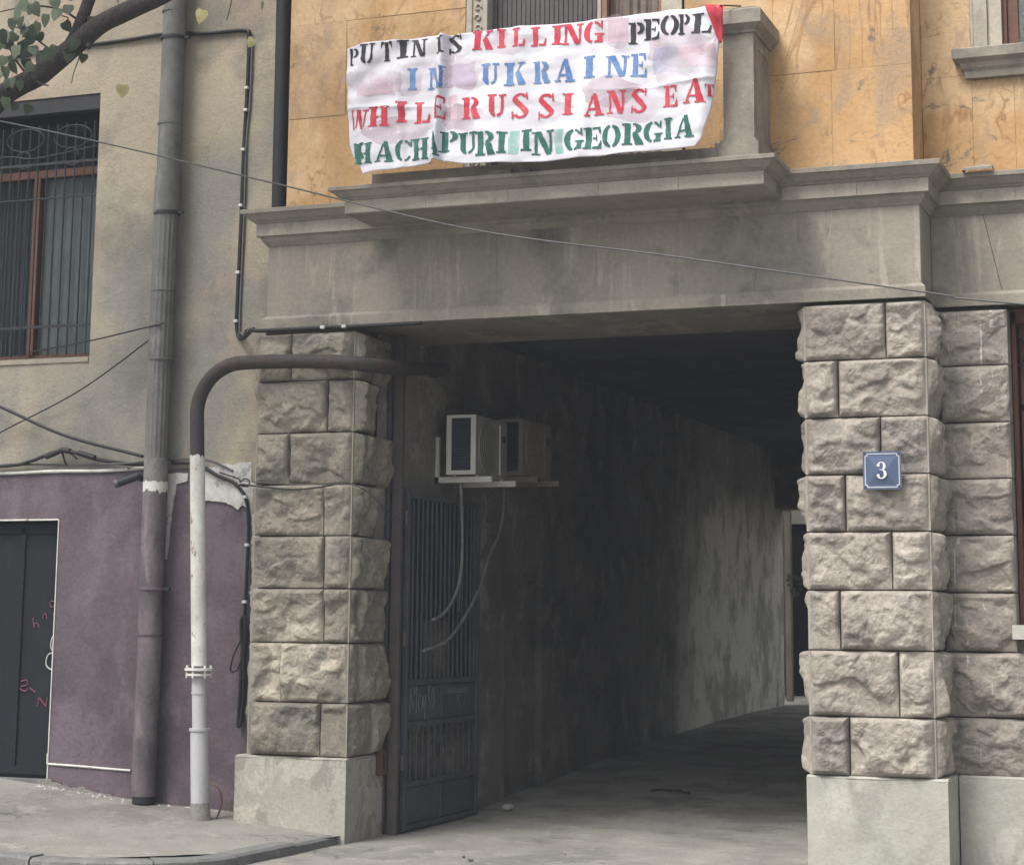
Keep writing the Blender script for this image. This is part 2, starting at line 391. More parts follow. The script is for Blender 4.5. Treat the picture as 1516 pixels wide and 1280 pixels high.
# kerb stones follow the curved edge
cum = [0]
for a, b in zip(edge, edge[1:]): cum.append(cum[-1]+(b-a).length)
def at_edge(s):
    for i in range(len(cum)-1):
        if s <= cum[i+1]: return edge[i].lerp(edge[i+1], (s-cum[i])/(cum[i+1]-cum[i]))
    return edge[-1]
s0 = 0; rk = random.Random(4)
while s0 < cum[-1]-.05:
    s1 = min(cum[-1], s0+rk.uniform(.55, .8)); mk = MB(); n = 10; rows = []
    dz = rk.uniform(-.006, .006)
    for i in range(n+1):
        s = lerp(s0+.006, s1-.006, i/n); p = at_edge(s); q = at_edge(min(cum[-1], s+.02)) - at_edge(max(0, s-.02)); q.normalize()
        nrm = Vector((q.y, -q.x, 0))           # towards the road
        zt = pav_z(p.x, p.y)+.008+dz
        j = .006*noise.noise(Vector((s*14, 1, 1)))
        rows.append([(p-nrm*.15)+Vector((0, 0, zt-.05)), (p-nrm*.15)+Vector((0, 0, zt+.001)), (p-nrm*(.02+j))+Vector((0, 0, zt)), p-nrm*j+Vector((0, 0, zt-.014-abs(j))), p+nrm*.012+Vector((0, 0, -.03))])
    vs = [v for r in rows for v in r]
    fs = [(i*5+k, (i+1)*5+k, (i+1)*5+k+1, i*5+k+1) for i in range(n) for k in range(4)]+[(0, 1, 2, 3, 4), tuple(n*5+k for k in (4, 3, 2, 1, 0))]
    mk.add(vs, fs); mk.build('kerb_stone', 'kerb', pave)
    s0 = s1

# ------------------------------------------------------------------ the stone building
bld = empty('apartment_building', (1.5, 3, 0), 'ochre stone apartment building with rough grey stone gate pillars and a balcony over the passage', 'building')
LV = [3.475, 3.118, 2.756, 2.40, 2.047, 1.69, 1.325, .927, .572]
def rock(mb, path, z0, z1, seed, amp=.055, res=.0095, margins=()):
    """rock-faced stone wrapped round a plan path [(x,y),...]; face normals to the right of travel; margins: path indices with a dressed arris"""
    rs = np.random.RandomState(seed)
    segs = []; L = 0
    for a, b in zip(path, path[1:]):
        l = math.hypot(b[0]-a[0], b[1]-a[1]); segs.append((L, l, a, b)); L += l
    corners = [segs[i][0] for i in range(1, len(segs))]
    S = []
    for (l0, l, a, b) in segs:
        n = max(3, int(l/res)); S += [l0+l*i/n for i in range(n)]
    S.append(L)
    nz = max(8, int((z1-z0)/res)); H = z1-z0
    Sx, Zx = np.meshgrid(np.array(S), np.linspace(0, H, nz+1))
    # facets: upper envelope of tilted cones in every segment
    k = max(5, int(L*H*55)); cx_ = rs.uniform(0, L, k); cz_ = rs.uniform(0, H, k)
    gx = rs.uniform(-.45, .45, k); gz = rs.uniform(-.10, .55, k); h = rs.uniform(.0, .04, k)
    env = np.full(Sx.shape, -9.)
    wx = .03*np.array([[noise.noise(Vector((s*9, z*9, seed*3.1))) for s in S] for z in np.linspace(0, H, nz+1)])
    for i in range(k):
        dx = Sx+wx-cx_[i]; dz = Zx+wx*.8-cz_[i]
        env = np.maximum(env, h[i]+gx[i]*dx+gz[i]*dz-1.5*(dx*dx+dz*dz))
    env = np.clip(env, -.02, .075)
    fr = np.zeros_like(env)
    for j, z in enumerate(np.linspace(0, H, nz+1)):
        for i, s in enumerate(S):
            p = Vector((s*13+seed*7.7, z*13, seed)); fr[j, i] = noise.fractal(p, .8, 2.1, 5)*.008 - abs(noise.noise(Vector((s*5+seed, z*9, seed*2.))))*.010
    lw_ = np.array([[noise.noise(Vector((s*3.2+seed*1.7, z*5.5, seed*.9)))+.35*noise.noise(Vector((s*11+seed, z*14, seed*1.9))) for s in S] for z in np.linspace(0, H, nz+1)])
    l2_ = np.array([[noise.noise(Vector((s*6.5-seed*1.3, z*8+s*3, seed*2.7)))+.3*noise.noise(Vector((s*19+seed, z*23, seed))) for s in S] for z in np.linspace(0, H, nz+1)])
    d = amp*.30+env*.75+fr+.010*np.tanh((lw_+.25*(Zx/H-.45))*12)+.003*np.tanh((l2_-.2)*14)
    e = np.minimum(Sx, L-Sx); 
    e = np.minimum(e, np.minimum(Zx, H-Zx))
    prof = np.clip(e/.024, 0, 1)**.5
    mg = np.ones_like(e)
    for ci in margins:
        cpos = segs[ci][0] if ci < len(segs) else L
        mg = np.minimum(mg, np.clip((np.abs(Sx-cpos)-.012)/.05, 0, 1)**.6)
    for c in corners:
        mg = np.minimum(mg, np.clip((np.abs(Sx-c)-.0)/.05, 0, 1)**.6)
    d = np.maximum(d, .006)*prof*mg
    vs = []
    for j in range(nz+1):
        z = z0+H*j/nz
        for i, s in enumerate(S):
            for si, (l0, l, a, b) in enumerate(segs):
                if s <= l0+l+1e-9: break
            t = (s-l0)/l; x = lerp(a[0], b[0], t); y = lerp(a[1], b[1], t)
            nx, ny = (b[1]-a[1])/l, -(b[0]-a[0])/l
            vs.append((x+nx*d[j, i], y+ny*d[j, i], z))
    W = len(S)
    fs = [(j*W+i, j*W+i+1, (j+1)*W+i+1, (j+1)*W+i) for j in range(nz) for i in range(W-1)]
    mids = [1 if (corners and min(abs((S[i]+S[i+1])/2-c) for c in corners) < .011) else 0 for i in range(W-1)]
    mb.add(vs, [f for q, f in enumerate(fs) if not mids[q % (W-1)]], 0, False)
    if any(mids): mb.add(vs, [f for q, f in enumerate(fs) if mids[q % (W-1)]], 1, False); mb_off = len(vs)
    else: mb_off = 0
    # beds going back into the wall
    back = []
    for j, row in ((0, 0), (nz, nz)):
        ring = []
        for i, s in enumerate(S):
            for si, (l0, l, a, b) in enumerate(segs):
                if s <= l0+l+1e-9: break
            nx, ny = (b[1]-a[1])/l, -(b[0]-a[0])/l; p = vs[row*W+i]
            ring.append((p[0]-nx*.05, p[1]-ny*.05, p[2]))
        r2 = [vs[row*W+i] for i in range(W)]
        mb.add(r2+ring, [(i, i+1, W+i+1, W+i) for i in range(W-1)])
    for i in (0, W-1):
        col = [vs[j*W+i] for j in range(nz+1)]; (l0, l, a, b) = segs[0 if i == 0 else -1]; nx, ny = (b[1]-a[1])/l, -(b[0]-a[0])/l
        c2 = [(p[0]-nx*.05, p[1]-ny*.05, p[2]) for p in col]; n = nz+1
        mb.add(col+c2, [(q, q+1, n+q+1, n+q) for q in range(nz)])
G = .004
# right pillar
pr_ = MB().box(3.165, 3.865, .035, .9, .57, 3.49).build('stone_pillar', 'mortar', bld)
SR = [3.647, 3.344, 3.602, 3.377, 3.657, 3.331, 3.682, 3.376]
for i, sx in enumerate(SR):
    z1, z0 = LV[i]-G, LV[i+1]+G
    b = MB(); rock(b, [(3.13, .5), (3.13, 0), (sx-G, 0)][::1], z0, z1, 10+i, amp=.05, margins=(1,)); b.build('stone', ['rock_right', 'margin_right'], pr_)
    b = MB(); rock(b, [(sx+G, 0), (3.895, 0), (3.895, .46)], z0, z1, 30+i, amp=.055, margins=(1,)); b.build('stone', ['rock_right', 'margin_right'], pr_)
# recessed half pillar on the far right
pq = MB().box(3.90, 4.30, .485, 1.0, .57, 3.49).build('stone_pillar', 'mortar', bld)
for i in range(8):
    z1, z0 = LV[i]-G-.006, LV[i+1]+G-.006
    b = MB()
    if z0 > 1.3:
        rock(b, [(3.905, .45), (4.338, .45)], z0, z1, 50+i, amp=.03); b.box(4.29, 4.3375, .452, .80, z0, z1)
    else: rock(b, [(3.905, .45), (4.42, .45)], z0, z1, 50+i, amp=.03)
    b.build('stone', ['rock_dripped', 'margin_right'], pq)
    if z0 < 1.3:
        b = MB(); rock(b, [(4.43, .45), (5.1, .45)], z0, z1, 70+i, amp=.03, res=.02); b.build('stone', ['rock_dripped', 'margin_right'], pq)
        for q, (xa, xb) in enumerate(((5.11, 5.75), (5.76, 6.5), (6.51, 7.3))):
            b = MB(); rock(b, [(xa, .45), (xb, .45)], z0, z1, 80+i*3+q, amp=.03, res=.02); b.build('stone', 'rock_right', pq)
    else:
        for q, (xa, xb) in enumerate(((5.3, 5.9), (5.91, 6.6), (6.61, 7.3))):
            b = MB(); rock(b, [(xa, .45), (xb, .45)], z0, z1, 180+i*3+q, amp=.03, res=.02); b.build('stone', 'rock_right', pq)
# left pillar
pl_ = MB().box(-.715, -.035, .035, .62, .57, 3.49).build('stone_pillar', 'mortar', bld)
SL = [-.489, -.196, -.477, -.209, -.199, -.189, -.501, -.199]
SI = [.30, .34, .12, .36, .13, .1, .13, .30]
for i, sx in enumerate(SL):
    z1, z0 = LV[i]-G-(.02 if i == 0 else 0), LV[i+1]+G
    b = MB(); rock(b, [(-.75, .34), (-.75, 0), (sx-G, 0)], z0, z1, 110+i, amp=.045, margins=(1,))
    if i in (5, 6):
        b.build('stone', ['rock_limewashed', 'margin_left'], pl_)
    else: b.build('stone', ['rock_left', 'margin_left'], pl_)
    b = MB(); rock(b, [(sx+G, 0), (0, 0), (0, SI[i]-G)], z0, z1, 130+i, amp=.045, margins=(1,)); b.build('stone', ['rock_limewashed' if i == 6 else 'rock_left', 'margin_left'], pl_)
    if SI[i] < .33:
        b = MB(); rock(b, [(0, SI[i]+G), (0, .56)], z0, z1, 150+i, amp=.05); b.build('stone', ['rock_left', 'margin_left'], pl_)
# smooth plinths with a worn, slightly sloping top
def plinth(x0, x1, y0, y1, zb, zt, matn, seed):
    b = MB(); r = .02
    def front(u, v):
        x = lerp(x0, x1, u); z = lerp(zb, zt-.012, v)
        return (x, y0-.004*noise.noise(Vector((x*3, z*3, seed)))-.0015*noise.noise(Vector((x*14, z*14, seed))), z)
    b.grid(front, 40, 26)
    def side(u, v):
        y = lerp(y0, y1, u); z = lerp(zb, zt-.012, v)
        e = 0 if u < .001 else .004*noise.noise(Vector((y*3, z*3, seed+9)))
        return (x1+e, (y if u > 0 else y0-.004*noise.noise(Vector((x1*3, z*3, seed)))-.0015*noise.noise(Vector((x1*14, z*14, seed)))), z)
    b.grid(side, 24, 26)
    b.grid(lambda u, v: (x0, lerp(y1, y0, u), lerp(zb, zt-.012, v)), 2, 2)
    b.grid(lambda u, v: (lerp(x0, x1, u), lerp(y0, y0+.03, v)-.003, zt-.012+.012*v), 2, 1)
    b.box(x0+.002, x1-.002, y0+.026, y1, zt-.06, zt-.0005)
    b.add([(x1+.003, y0, zt-.012), (x1+.003, y1, zt-.012), (x1-.025, y1, zt), (x1-.025, y0+.02, zt)], [(0, 1, 2, 3)])
    return b.build('plinth', matn, bld)
plinth(-.822, .012, -.03, .57, -.1, .569, 'plinth_left', 3)
plinth(3.112, 3.962, -.03, .50, -.1, .574, 'plinth', 5)
plinth(3.97, 6.5, .40, .9, -.1, .571, 'plinth', 8)
# wall behind and beyond (right of the window, below the sill)
MB().box(4.305, 9, .49, .8, .0, 1.39).box(5.3, 9, .49, 1.2, 1.39, 3.49).build('lower_wall', 'rock_right', bld)
# frieze: flat-arch voussoirs
J = [(-.692, -.692), (-.13, -.013), (.27, .385), (.655, .722), (1.035, 1.054), (1.41, 1.385), (1.757, 1.738), (2.30, 2.27), (2.88, 2.80), (3.345, 3.145), (3.873, 3.873)]
frz = MB().box(-.68, 3.86, .012, .35, 3.505, 4.09).box(3.8, 7, .462, .75, 3.505, 4.09).build('frieze', 'mortar', bld)
for i in range(len(J)-1):
    (t0, b0), (t1, b1) = J[i], J[i+1]
    g0 = .0007 if i else 0; g1 = .0007 if i < len(J)-2 else 0
    MB().prism([(b0+g0, 3.502), (b1-g1, 3.502), (t1-g1, 4.1), (t0+g0, 4.1)], -.0005*(i % 2), .03).build('stone', 'frieze', frz)
MB().box(3.866, 3.8745, .03, .46, 3.502, 4.1).build('stone', 'frieze', frz)
for (t0, b0), (t1, b1) in (((3.878, 3.878), (4.205, 4.33)), ((4.209, 4.334), (4.9, 5.1)), ((4.904, 5.104), (7, 7))):
    MB().prism([(b0, 3.502), (b1, 3.502), (t1, 4.1), (t0, 4.1)], .449, .48).build('stone', 'frieze', frz)
b = MB(); sweep(b, [(-.02, 3.494), (.028, 3.494), (.028, 3.560), (.024, 3.566), (.004, 3.584), (-.01, 3.588)], [(-.692, .35), (-.692, 0), (3.873, 0), (3.873, .45), (7, .45)])
b.build('frieze_band', 'frieze', bld)
# cornice with its returns
prof = [(-.05, 4.085), (.008, 4.085), (.016, 4.097), (.036, 4.118), (.040, 4.128), (.040, 4.137), (.048, 4.150), (.068, 4.150), (.068, 4.240), (.078, 4.243), (.084, 4.252), (.104, 4.262), (.128, 4.288), (.138, 4.300), (.154, 4.303), (.157, 4.330), (.150, 4.334), (-.1, 4.336)]
cor_path = [(-.692, .36), (-.692, 0), (3.873, 0), (3.873, .45), (8, .45)]
b = MB(); sweep(b, prof, cor_path); b.build('cornice', 'cornice', bld)
# fascia stones along the cornice (pale band), cut by joints
fj = [-.62, -.1, 2.5+.5, 3.09, 3.52, 3.93]
for a, c in ((-.755, -.02), (-.016, .6), (3.02, 3.494), (3.498, 3.943)): MB().bbox(a, c, -.0705, -.03, 4.1515, 4.2365, .001).build('fascia_stone', 'cornice_pale', bld)
for a, c in ((3.947, 4.42), (4.424, 5.1)): MB().bbox(a, c, .3795, .42, 4.1515, 4.2365, .001).build('fascia_stone', 'cornice_pale', bld)
# balcony slab with the same moulding
bal = MB()
bprof = [(-.05, 4.165)]+[(p, z+.018) for p, z in prof if z >= 4.15 and p > 0]+[(-.1, 4.356)]
bpr = [(-.3, 4.168), (.065, 4.168), (.068, 4.172), (.068, 4.258), (.078, 4.261), (.084, 4.268), (.104, 4.278), (.128, 4.302), (.138, 4.312), (.154, 4.315), (.157, 4.338), (.150, 4.342), (-.3, 4.346)]
b = MB(); sweep(b, bpr, [(.20, .02), (.20, -.425), (2.932, -.425), (2.932, .02)])
b.box(.25, 2.9, -.42, .0, 4.1701, 4.344)
bal = b.build('balcony_slab', 'cornice', bld)
for a, c in ((.134, .72), (.724, 1.30), (1.304, 1.92), (1.924, 2.45), (2.454, 2.998)): MB().bbox(a, c, -.4955, -.46, 4.1735, 4.2555, .001).build('fascia_stone', 'cornice_pale', bal)
# broken low upstand on the slab
b = MB(); b.box(.33, 2.70, -.50, -.10, 4.3462, 4.425)
for x, l, h in ((1.18, .16, .022), (1.4, .07, .01), (2.2, .25, .012)): b.box(x, x+l, -.54, -.3, 4.3475, 4.36+h)
b.build('upstand', 'cornice', bal)
# end pier of the balcony
pier = MB()
pier.box(2.735, 2.932, -.45, -.0, 4.345, 5.17); pp = pier.build('balcony_pier', 'cornice', bld)
MB().box(2.685, 2.965, -.485, .0, 4.3465, 4.455).box(2.715, 2.948, -.466, 0, 4.4551, 4.475).build('pier_base', 'cornice', pp)
b = MB()
b.box(2.9325, 2.936, -.395, -.36, 4.56, 5.12).box(2.9325, 2.936, -.06, -.03, 4.56, 5.12).box(2.9325, 2.936, -.36, -.06, 5.08, 5.12)
b.build('pier_panel_frame', 'cornice', pp)
b = MB(); sweep(b, [(-.05, 5.165), (.012, 5.165), (.018, 5.18), (.05, 5.205), (.062, 5.215), (.062, 5.30), (.045, 5.315), (-.05, 5.325)], [(2.735, .0), (2.735, -.45), (2.932, -.45), (2.932, 0)])
b.box(2.70, 2.96, -.48, 0, 5.30, 5.3255); b.build('pier_cap', 'cornice', pp)
# upper wall of ochre slabs
up = MB().box(-.565, .79, .012, .4, 4.30, 9).box(2.36, 3.835, .012, .4, 4.30, 9).box(.79, 2.36, .012, .4, 7, 9).box(3.83, 4.17, .412, .7, 4.30, 9).box(4.17, 4.9, .412, .7, 4.30, 4.97).box(4.9, 9, .412, .7, 4.3, 9).build('upper_wall', 'mortar', bld)
def slab(x0, x1, z0, z1, y, k): MB().bbox(x0+.0007, x1-.0007, y-.0015*(k % 3), y+.02, z0+.0007, z1-.0007, .0008).build('stone_slab', 'yellow_stone', up)
k = 0
rowsz = [4.335, 5.0, 5.69, 6.38, 7.07, 9.0]
XS = [[(-.565, .1), (.1, .79), (2.36, 2.66), (2.66, 3.335), (3.335, 3.847)], [(-.565, -.12), (-.12, .79), (2.36, 2.958), (2.958, 3.36), (3.36, 3.847)]]
for ri in range(5):
    for a, c in XS[ri % 2]: slab(a, c, rowsz[ri], rowsz[ri+1], 0.0, k); k += 1
    MB().box(3.8355, 3.848, .021, .41, rowsz[ri]+.001, rowsz[ri+1]-.001).build('stone_slab', 'yellow_stone', up)
for a, c, z0, z1 in ((3.85, 4.17, 4.335, 5.0), (3.85, 4.17, 5.0, 5.69), (3.85, 4.17, 5.69, 9), (4.17, 4.435, 4.335, 4.965), (4.435, 4.9, 4.335, 4.965), (4.9, 5.6, 4.335, 5.0), (4.955, 5.5, 5.0, 5.69), (4.955, 5.5, 5.69, 7), (5.5, 6.3, 5.0, 5.69), (5.5, 6.3, 5.69, 7), (5.6, 6.4, 4.335, 5.0), (6.4, 7.4, 4.335, 5.0), (6.3, 7.4, 5.0, 5.69), (6.3, 7.4, 5.69, 7)): slab(a, c, z0, z1, .4, k); k += 1
# little broken pediment stone on the ledge
b = MB(); b.add([(4.11, .24, 4.337), (4.30, .24, 4.337), (4.30, .38, 4.337), (4.11, .38, 4.337), (4.115, .24, 4.352), (4.295, .24, 4.352), (4.21, .27, 4.372), (4.27, .30, 4.378), (4.12, .38, 4.385), (4.29, .38, 4.39)],
    [(0, 1, 5, 4), (4, 5, 7, 6), (4, 6, 8), (6, 7, 9, 8), (5, 9, 7), (0, 4, 8, 3), (1, 2, 9, 5)]); b.build('ledge_stone', 'cornice', bld)
# balcony door behind the banner
bw = MB().box(.80, .84, -.012, .10, 4.34, 7).box(.925, .955, -.012, .10, 4.34, 7).box(.84, .925, .002, .10, 4.34, 7).box(2.205, 2.345, -.012, .10, 4.34, 7).box(.8, 2.345, .0, .1, 6.9, 7).build('balcony_door', 'jamb_stone', bld)
orn = MB()
for i in range(34):
    z = 4.42+i*.074; sgn = 1 if i % 2 else -1
    orn.tube([(.8825+sgn*.026*math.cos(a)*(1-a/9), -.002, z+.03*math.sin(a)*(1-a/9)) for a in [q*.45 for q in range(13)]], .0075, 6)
orn.build('carving', 'jamb_stone', bw)
MB().box(.956, 2.204, .16, .2, 4.34, 6.9).build('dark_interior', 'dark_room', bw)
sh = MB().box(.957, .99, .09, .13, 4.345, 6.89).build('shutter', 'slat', bw)
for i in range(22):
    x = .995+i*.0345; MB().box(x, x+.029, .10, .112, 4.345, 6.89).build('slat', 'slat', sh)
MB().box(1.762, 1.80, .06, .12, 4.345, 6.89).box(2.165, 2.20, .06, .12, 4.345, 6.89).box(1.80, 2.165, .06, .12, 6.84, 6.89).build('frame', 'old_wood', bw)
MB().grid(lambda u, v: (1.80+.365*u, .145+.012*math.sin(u*34)+.004*math.sin(u*80), 4.35+2.4*v), 70, 2).build('curtain', 'curtain_beige', bw)
MB().box(1.735, 1.760, .05, .1, 4.345, 6.89).build('frame', 'jamb_stone', bw)
# upper right window
uw = MB().box(4.172, 4.19, .385, .5, 5.16, 7).box(4.193, 4.28, .375, .5, 5.16, 7).box(4.283, 4.37, .395, .5, 5.16, 7).box(4.8, 4.95, .385, .5, 5.16, 7).build('window', 'jamb_stone', bld)
b = MB(); sweep(b, [(0, 4.967), (.05, 4.967), (.055, 5.01), (.075, 5.03), (.08, 5.062), (.12, 5.085), (.125, 5.145), (.11, 5.155), (-.1, 5.158)], [(4.185, .52), (4.185, .4), (6, .4)]); b.build('sill', 'cornice', uw)
MB().box(4.372, 4.40, .43, .5, 5.16, 7).box(4.405, 4.47, .45, .5, 5.16, 7).box(4.47, 4.8, .45, .5, 5.16, 5.20).build('frame', 'brown_wood', uw)
MB().box(4.47, 4.8, .475, .479, 5.2, 7).build('pane', 'glass', uw)
MB().grid(lambda u, v: (4.47+.33*u, .52+.01*math.sin(u*30), 5.16+1.8*v), 40, 2).build('curtain', 'curtain_white', uw)
# lower right window
lw = MB().box(4.345, 4.372, .62, .80, 1.49, 3.47).box(4.345, 5.3, .62, .8, 3.40, 3.49).build('window', 'brown_wood', bld)
MB().box(4.385, 4.43, .70, .78, 1.49, 2.88).box(4.385, 5.3, .70, .78, 2.84, 2.9).box(4.385, 4.42, .72, .78, 2.9, 3.4).build('frame', 'brown_wood', lw)
MB().box(4.372, 5.3, .76, .764, 1.49, 3.4).build('pane', 'glass', lw)
MB().box(4.34, 5.3, 1.1, 1.15, 1.4, 3.49).build('dark_interior', 'dark_room', lw)
MB().box(4.32, 5.3, .36, .82, 1.40, 1.487).build('sill', 'plinth', lw)
b = MB()
for i in range(3):
    b.tube(bez([(4.40+.06*i, .66, 3.15), (4.44+.06*i, .66, 3.22), (4.40+.06*i, .66, 3.3), (4.36+.06*i, .66, 3.36)], 5), .006, 6)
b.tube([(4.36, .66, 1.5), (4.36, .66, 3.4)], .008, 6); b.tube([(4.36, .66, 3.13), (5.2, .66, 3.13)], .007, 6)
b.build('window_grille', 'black_metal', lw)
# passage: beam, ceiling, walls
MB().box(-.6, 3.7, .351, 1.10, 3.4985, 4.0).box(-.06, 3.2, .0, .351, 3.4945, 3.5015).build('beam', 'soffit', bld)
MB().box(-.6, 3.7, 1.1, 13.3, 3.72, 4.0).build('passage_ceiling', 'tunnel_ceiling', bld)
def tw(u, v):
    y = .40+12.9*u; z = -.05+3.85*v
    x = .018*noise.noise(Vector((y*.9, z*.9, 11)))+.005*noise.noise(Vector((y*5, z*5, 11)))
    n0 = .035 if (3.0 < y < 3.88 and z < 1.95) else 0
    return (x-n0-.005, y, z)
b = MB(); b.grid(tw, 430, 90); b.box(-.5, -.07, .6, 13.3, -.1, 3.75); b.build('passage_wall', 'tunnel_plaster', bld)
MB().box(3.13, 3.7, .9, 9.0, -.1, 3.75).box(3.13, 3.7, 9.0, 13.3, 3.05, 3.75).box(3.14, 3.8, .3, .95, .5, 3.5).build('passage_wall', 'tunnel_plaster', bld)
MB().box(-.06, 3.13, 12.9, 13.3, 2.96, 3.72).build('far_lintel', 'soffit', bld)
# the rest of the block: core over the passage and the flanks
MB().box(-.56, 3.9, .75, 13.3, 4.0, 9.0).box(3.9, 9, .75, 8.0, 4.0, 9.0).box(5.35, 9, 1.2, 8.0, 0, 4.0).box(-.5, 4.8, .41, .75, 4.35, 4.36).build('rear_block', 'courtyard_plaster', bld)
MB().box(-.8, 4.1, -.5, 13.5, 9.0, 9.25).box(4.1, 9.3, -.5, 8.2, 9.0, 9.25).build('roof', 'mortar', bld)
# string and nails on the left pillar
b = MB(); b.tube(bez([(-.80, -.09, 2.425), (-.4, -.10, 2.395), (0.02, -.10, 2.385), (.05, -.06, 2.384), (.10, .12, 2.32), (.10, .5, 2.16)], 8), .004, 6)
tag(b.build('cord', 'wire_pale'), 'thin pale string tied round the left rough stone pillar at mid height', 'string')

hz = MB().box(-40, 60, -30, 60, -1.1, 10.2).build('haze', 'frieze'); hz.data.materials.clear()
hm = bpy.data.materials.new('haze_air'); hm.use_nodes = True; ht = hm.node_tree; ht.nodes.clear()
ho = ht.nodes.new('ShaderNodeOutputMaterial'); hv_ = ht.nodes.new('ShaderNodeVolumePrincipled')
hv_.inputs['Color'].default_value = (.80, .87, 1, 1); hv_.inputs['Density'].default_value = .0024; hv_.inputs['Anisotropy'].default_value = .2
ht.links.new(hv_.outputs[0], ho.inputs['Volume']); hz.data.materials.append(hm); tag(hz, kind='stuff')
# ------------------------------------------------------------------ the neighbouring plastered building
nb = empty('neighbouring_building', (-3, .5, .2), 'stained beige plastered building with a purple painted base left of the gate', 'building')
W = .35
b = MB()
def wallgrid(b, x0, x1, z0, z1, n=.012, y=W):
    b.grid(lambda u, v: (lerp(x0, x1, u), y-.000-.010*noise.noise(Vector((lerp(x0, x1, u)*.9, lerp(z0, z1, v)*.9, 2)))*(1 if 0 < u < 1 and 0 < v < 1 else 0)-.0025*noise.noise(Vector((lerp(x0, x1, u)*7, lerp(z0, z1, v)*7, 4)))*(1 if 0 < u < 1 and 0 < v < 1 else 0), lerp(z0, z1, v)),
           max(2, int((x1-x0)/.05)), max(2, int((z1-z0)/.05)))
wallgrid(b, -2.365, -.545, 2.5, 9); wallgrid(b, -3.9, -2.365, 5.455, 9); wallgrid(b, -3.9, -2.365, 2.5, 3.415); wallgrid(b, -9, -3.9, 2.5, 9)
b.box(-9, -3.9, W+.02, .6, 2.5, 9).box(-2.365, -.57, W+.02, .6, 2.5, 9).box(-3.9, -2.365, W+.02, .6, 5.455, 9).box(-3.9, -2.365, W+.02, .6, 2.5, 3.415)
# reveals
b.add([(-2.365, W, 3.415), (-2.365, W, 5.455), (-2.365, .6, 5.455), (-2.365, .6, 3.415), (-3.9, W, 5.455), (-3.9, .6, 5.455), (-3.9, W, 3.415), (-3.9, .6, 3.415)], [(0, 1, 2, 3), (1, 4, 5, 2), (4, 6, 7, 5), (0, 3, 7, 6)])
wallp = b.build('wall', 'plaster', nb)
MB().box(-9, -.57, .7, 8, 0, 8.9).build('rear_block', 'plaster', nb)
b = MB()
wallgrid(b, -2.562, -.6, -.1, 2.555, y=W-.008); wallgrid(b, -3.75, -2.562, 2.19, 2.555, y=W-.008); wallgrid(b, -9, -3.75, -.1, 2.555, y=W-.008); wallgrid(b, -3.75, -2.562, -.1, .30, y=W-.008)
b.box(-9, -3.75, W+.004, .6, -.1, 2.5).box(-2.562, -.6, W+.004, .6, -.1, 2.5).box(-3.75, -2.562, W+.004, .6, 2.19, 2.5).box(-3.75, -2.562, W+.004, .6, -.1, .30)
b.add([(-2.562, W-.008, -.1), (-2.562, W-.008, 2.19), (-2.562, .6, 2.19), (-2.562, .6, -.1), (-3.75, W-.008, 2.19), (-3.75, .6, 2.19)], [(0, 1, 2, 3), (1, 4, 5, 2)])
b.add([(-9, W-.008, 2.555), (-.6, W-.008, 2.555), (-.6, W+.01, 2.562), (-9, W+.01, 2.562)], [(0, 1, 2, 3)])
b.build('painted_base', 'purple_paint', nb)
# fallen rough base coat at the pavement and bare plaster patches
def ragged(poly, y, seed, amp=.012, step=.02):
    out = []
    n = len(poly)
    for i in range(n):
        a, c = poly[i], poly[(i+1) % n]; l = math.hypot(c[0]-a[0], c[1]-a[1]); k = max(1, int(l/step))
        for q in range(k):
            t = q/k; x, z = lerp(a[0], c[0], t), lerp(a[1], c[1], t)
            out.append((x+amp*noise.noise(Vector((x*22, z*22, seed))), z+amp*noise.noise(Vector((x*22, z*22, seed+5)))))
    return out
def patch(poly, seed, matn, y=W-.024, amp=.02):
    MB().prism(ragged(poly, y, seed, amp), y, y+.03).build('plaster_patch', matn, nb)
patch([(-1.46, 2.545), (-1.2, 2.575), (-.97, 2.59), (-.86, 2.57), (-.86, 1.5), (-.925, 1.3), (-.93, 2.0), (-.945, 2.22), (-1.0, 2.285), (-1.06, 2.26), (-1.15, 2.31), (-1.33, 2.32), (-1.35, 2.1), (-1.38, 2.1), (-1.39, 2.4)], 1, 'white_plaster')
patch([(-1.66, 2.525), (-1.475, 2.52), (-1.475, 2.465), (-1.565, 2.445), (-1.60, 2.23), (-1.625, 1.9), (-1.645, 1.9), (-1.65, 2.2)], 3, 'white_plaster', y=W-.022, amp=.008)
patch([(-.935, .95), (-.91, 1.3), (-.865, 1.3), (-.865, .70), (-.93, .72)], 4, 'white_plaster', y=W-.022, amp=.008)
patch([(-1.425, 2.47), (-1.40, 2.50), (-1.37, 2.44), (-1.38, 2.15), (-1.40, 2.2)], 6, 'white_plaster', y=W-.021, amp=.01)
patch([(-2.55, .16), (-2.55, .33), (-2.4, .27), (-2.2, .26), (-2.0, .22), (-1.9, .16)], 8, 'pavement', y=W-.05, amp=.03)
patch([(-1.1, .05), (-1.08, .22), (-1.0, .25), (-.9, .25), (-.86, .22), (-.86, .05)], 9, 'post_paint', y=W-.02, amp=.03)
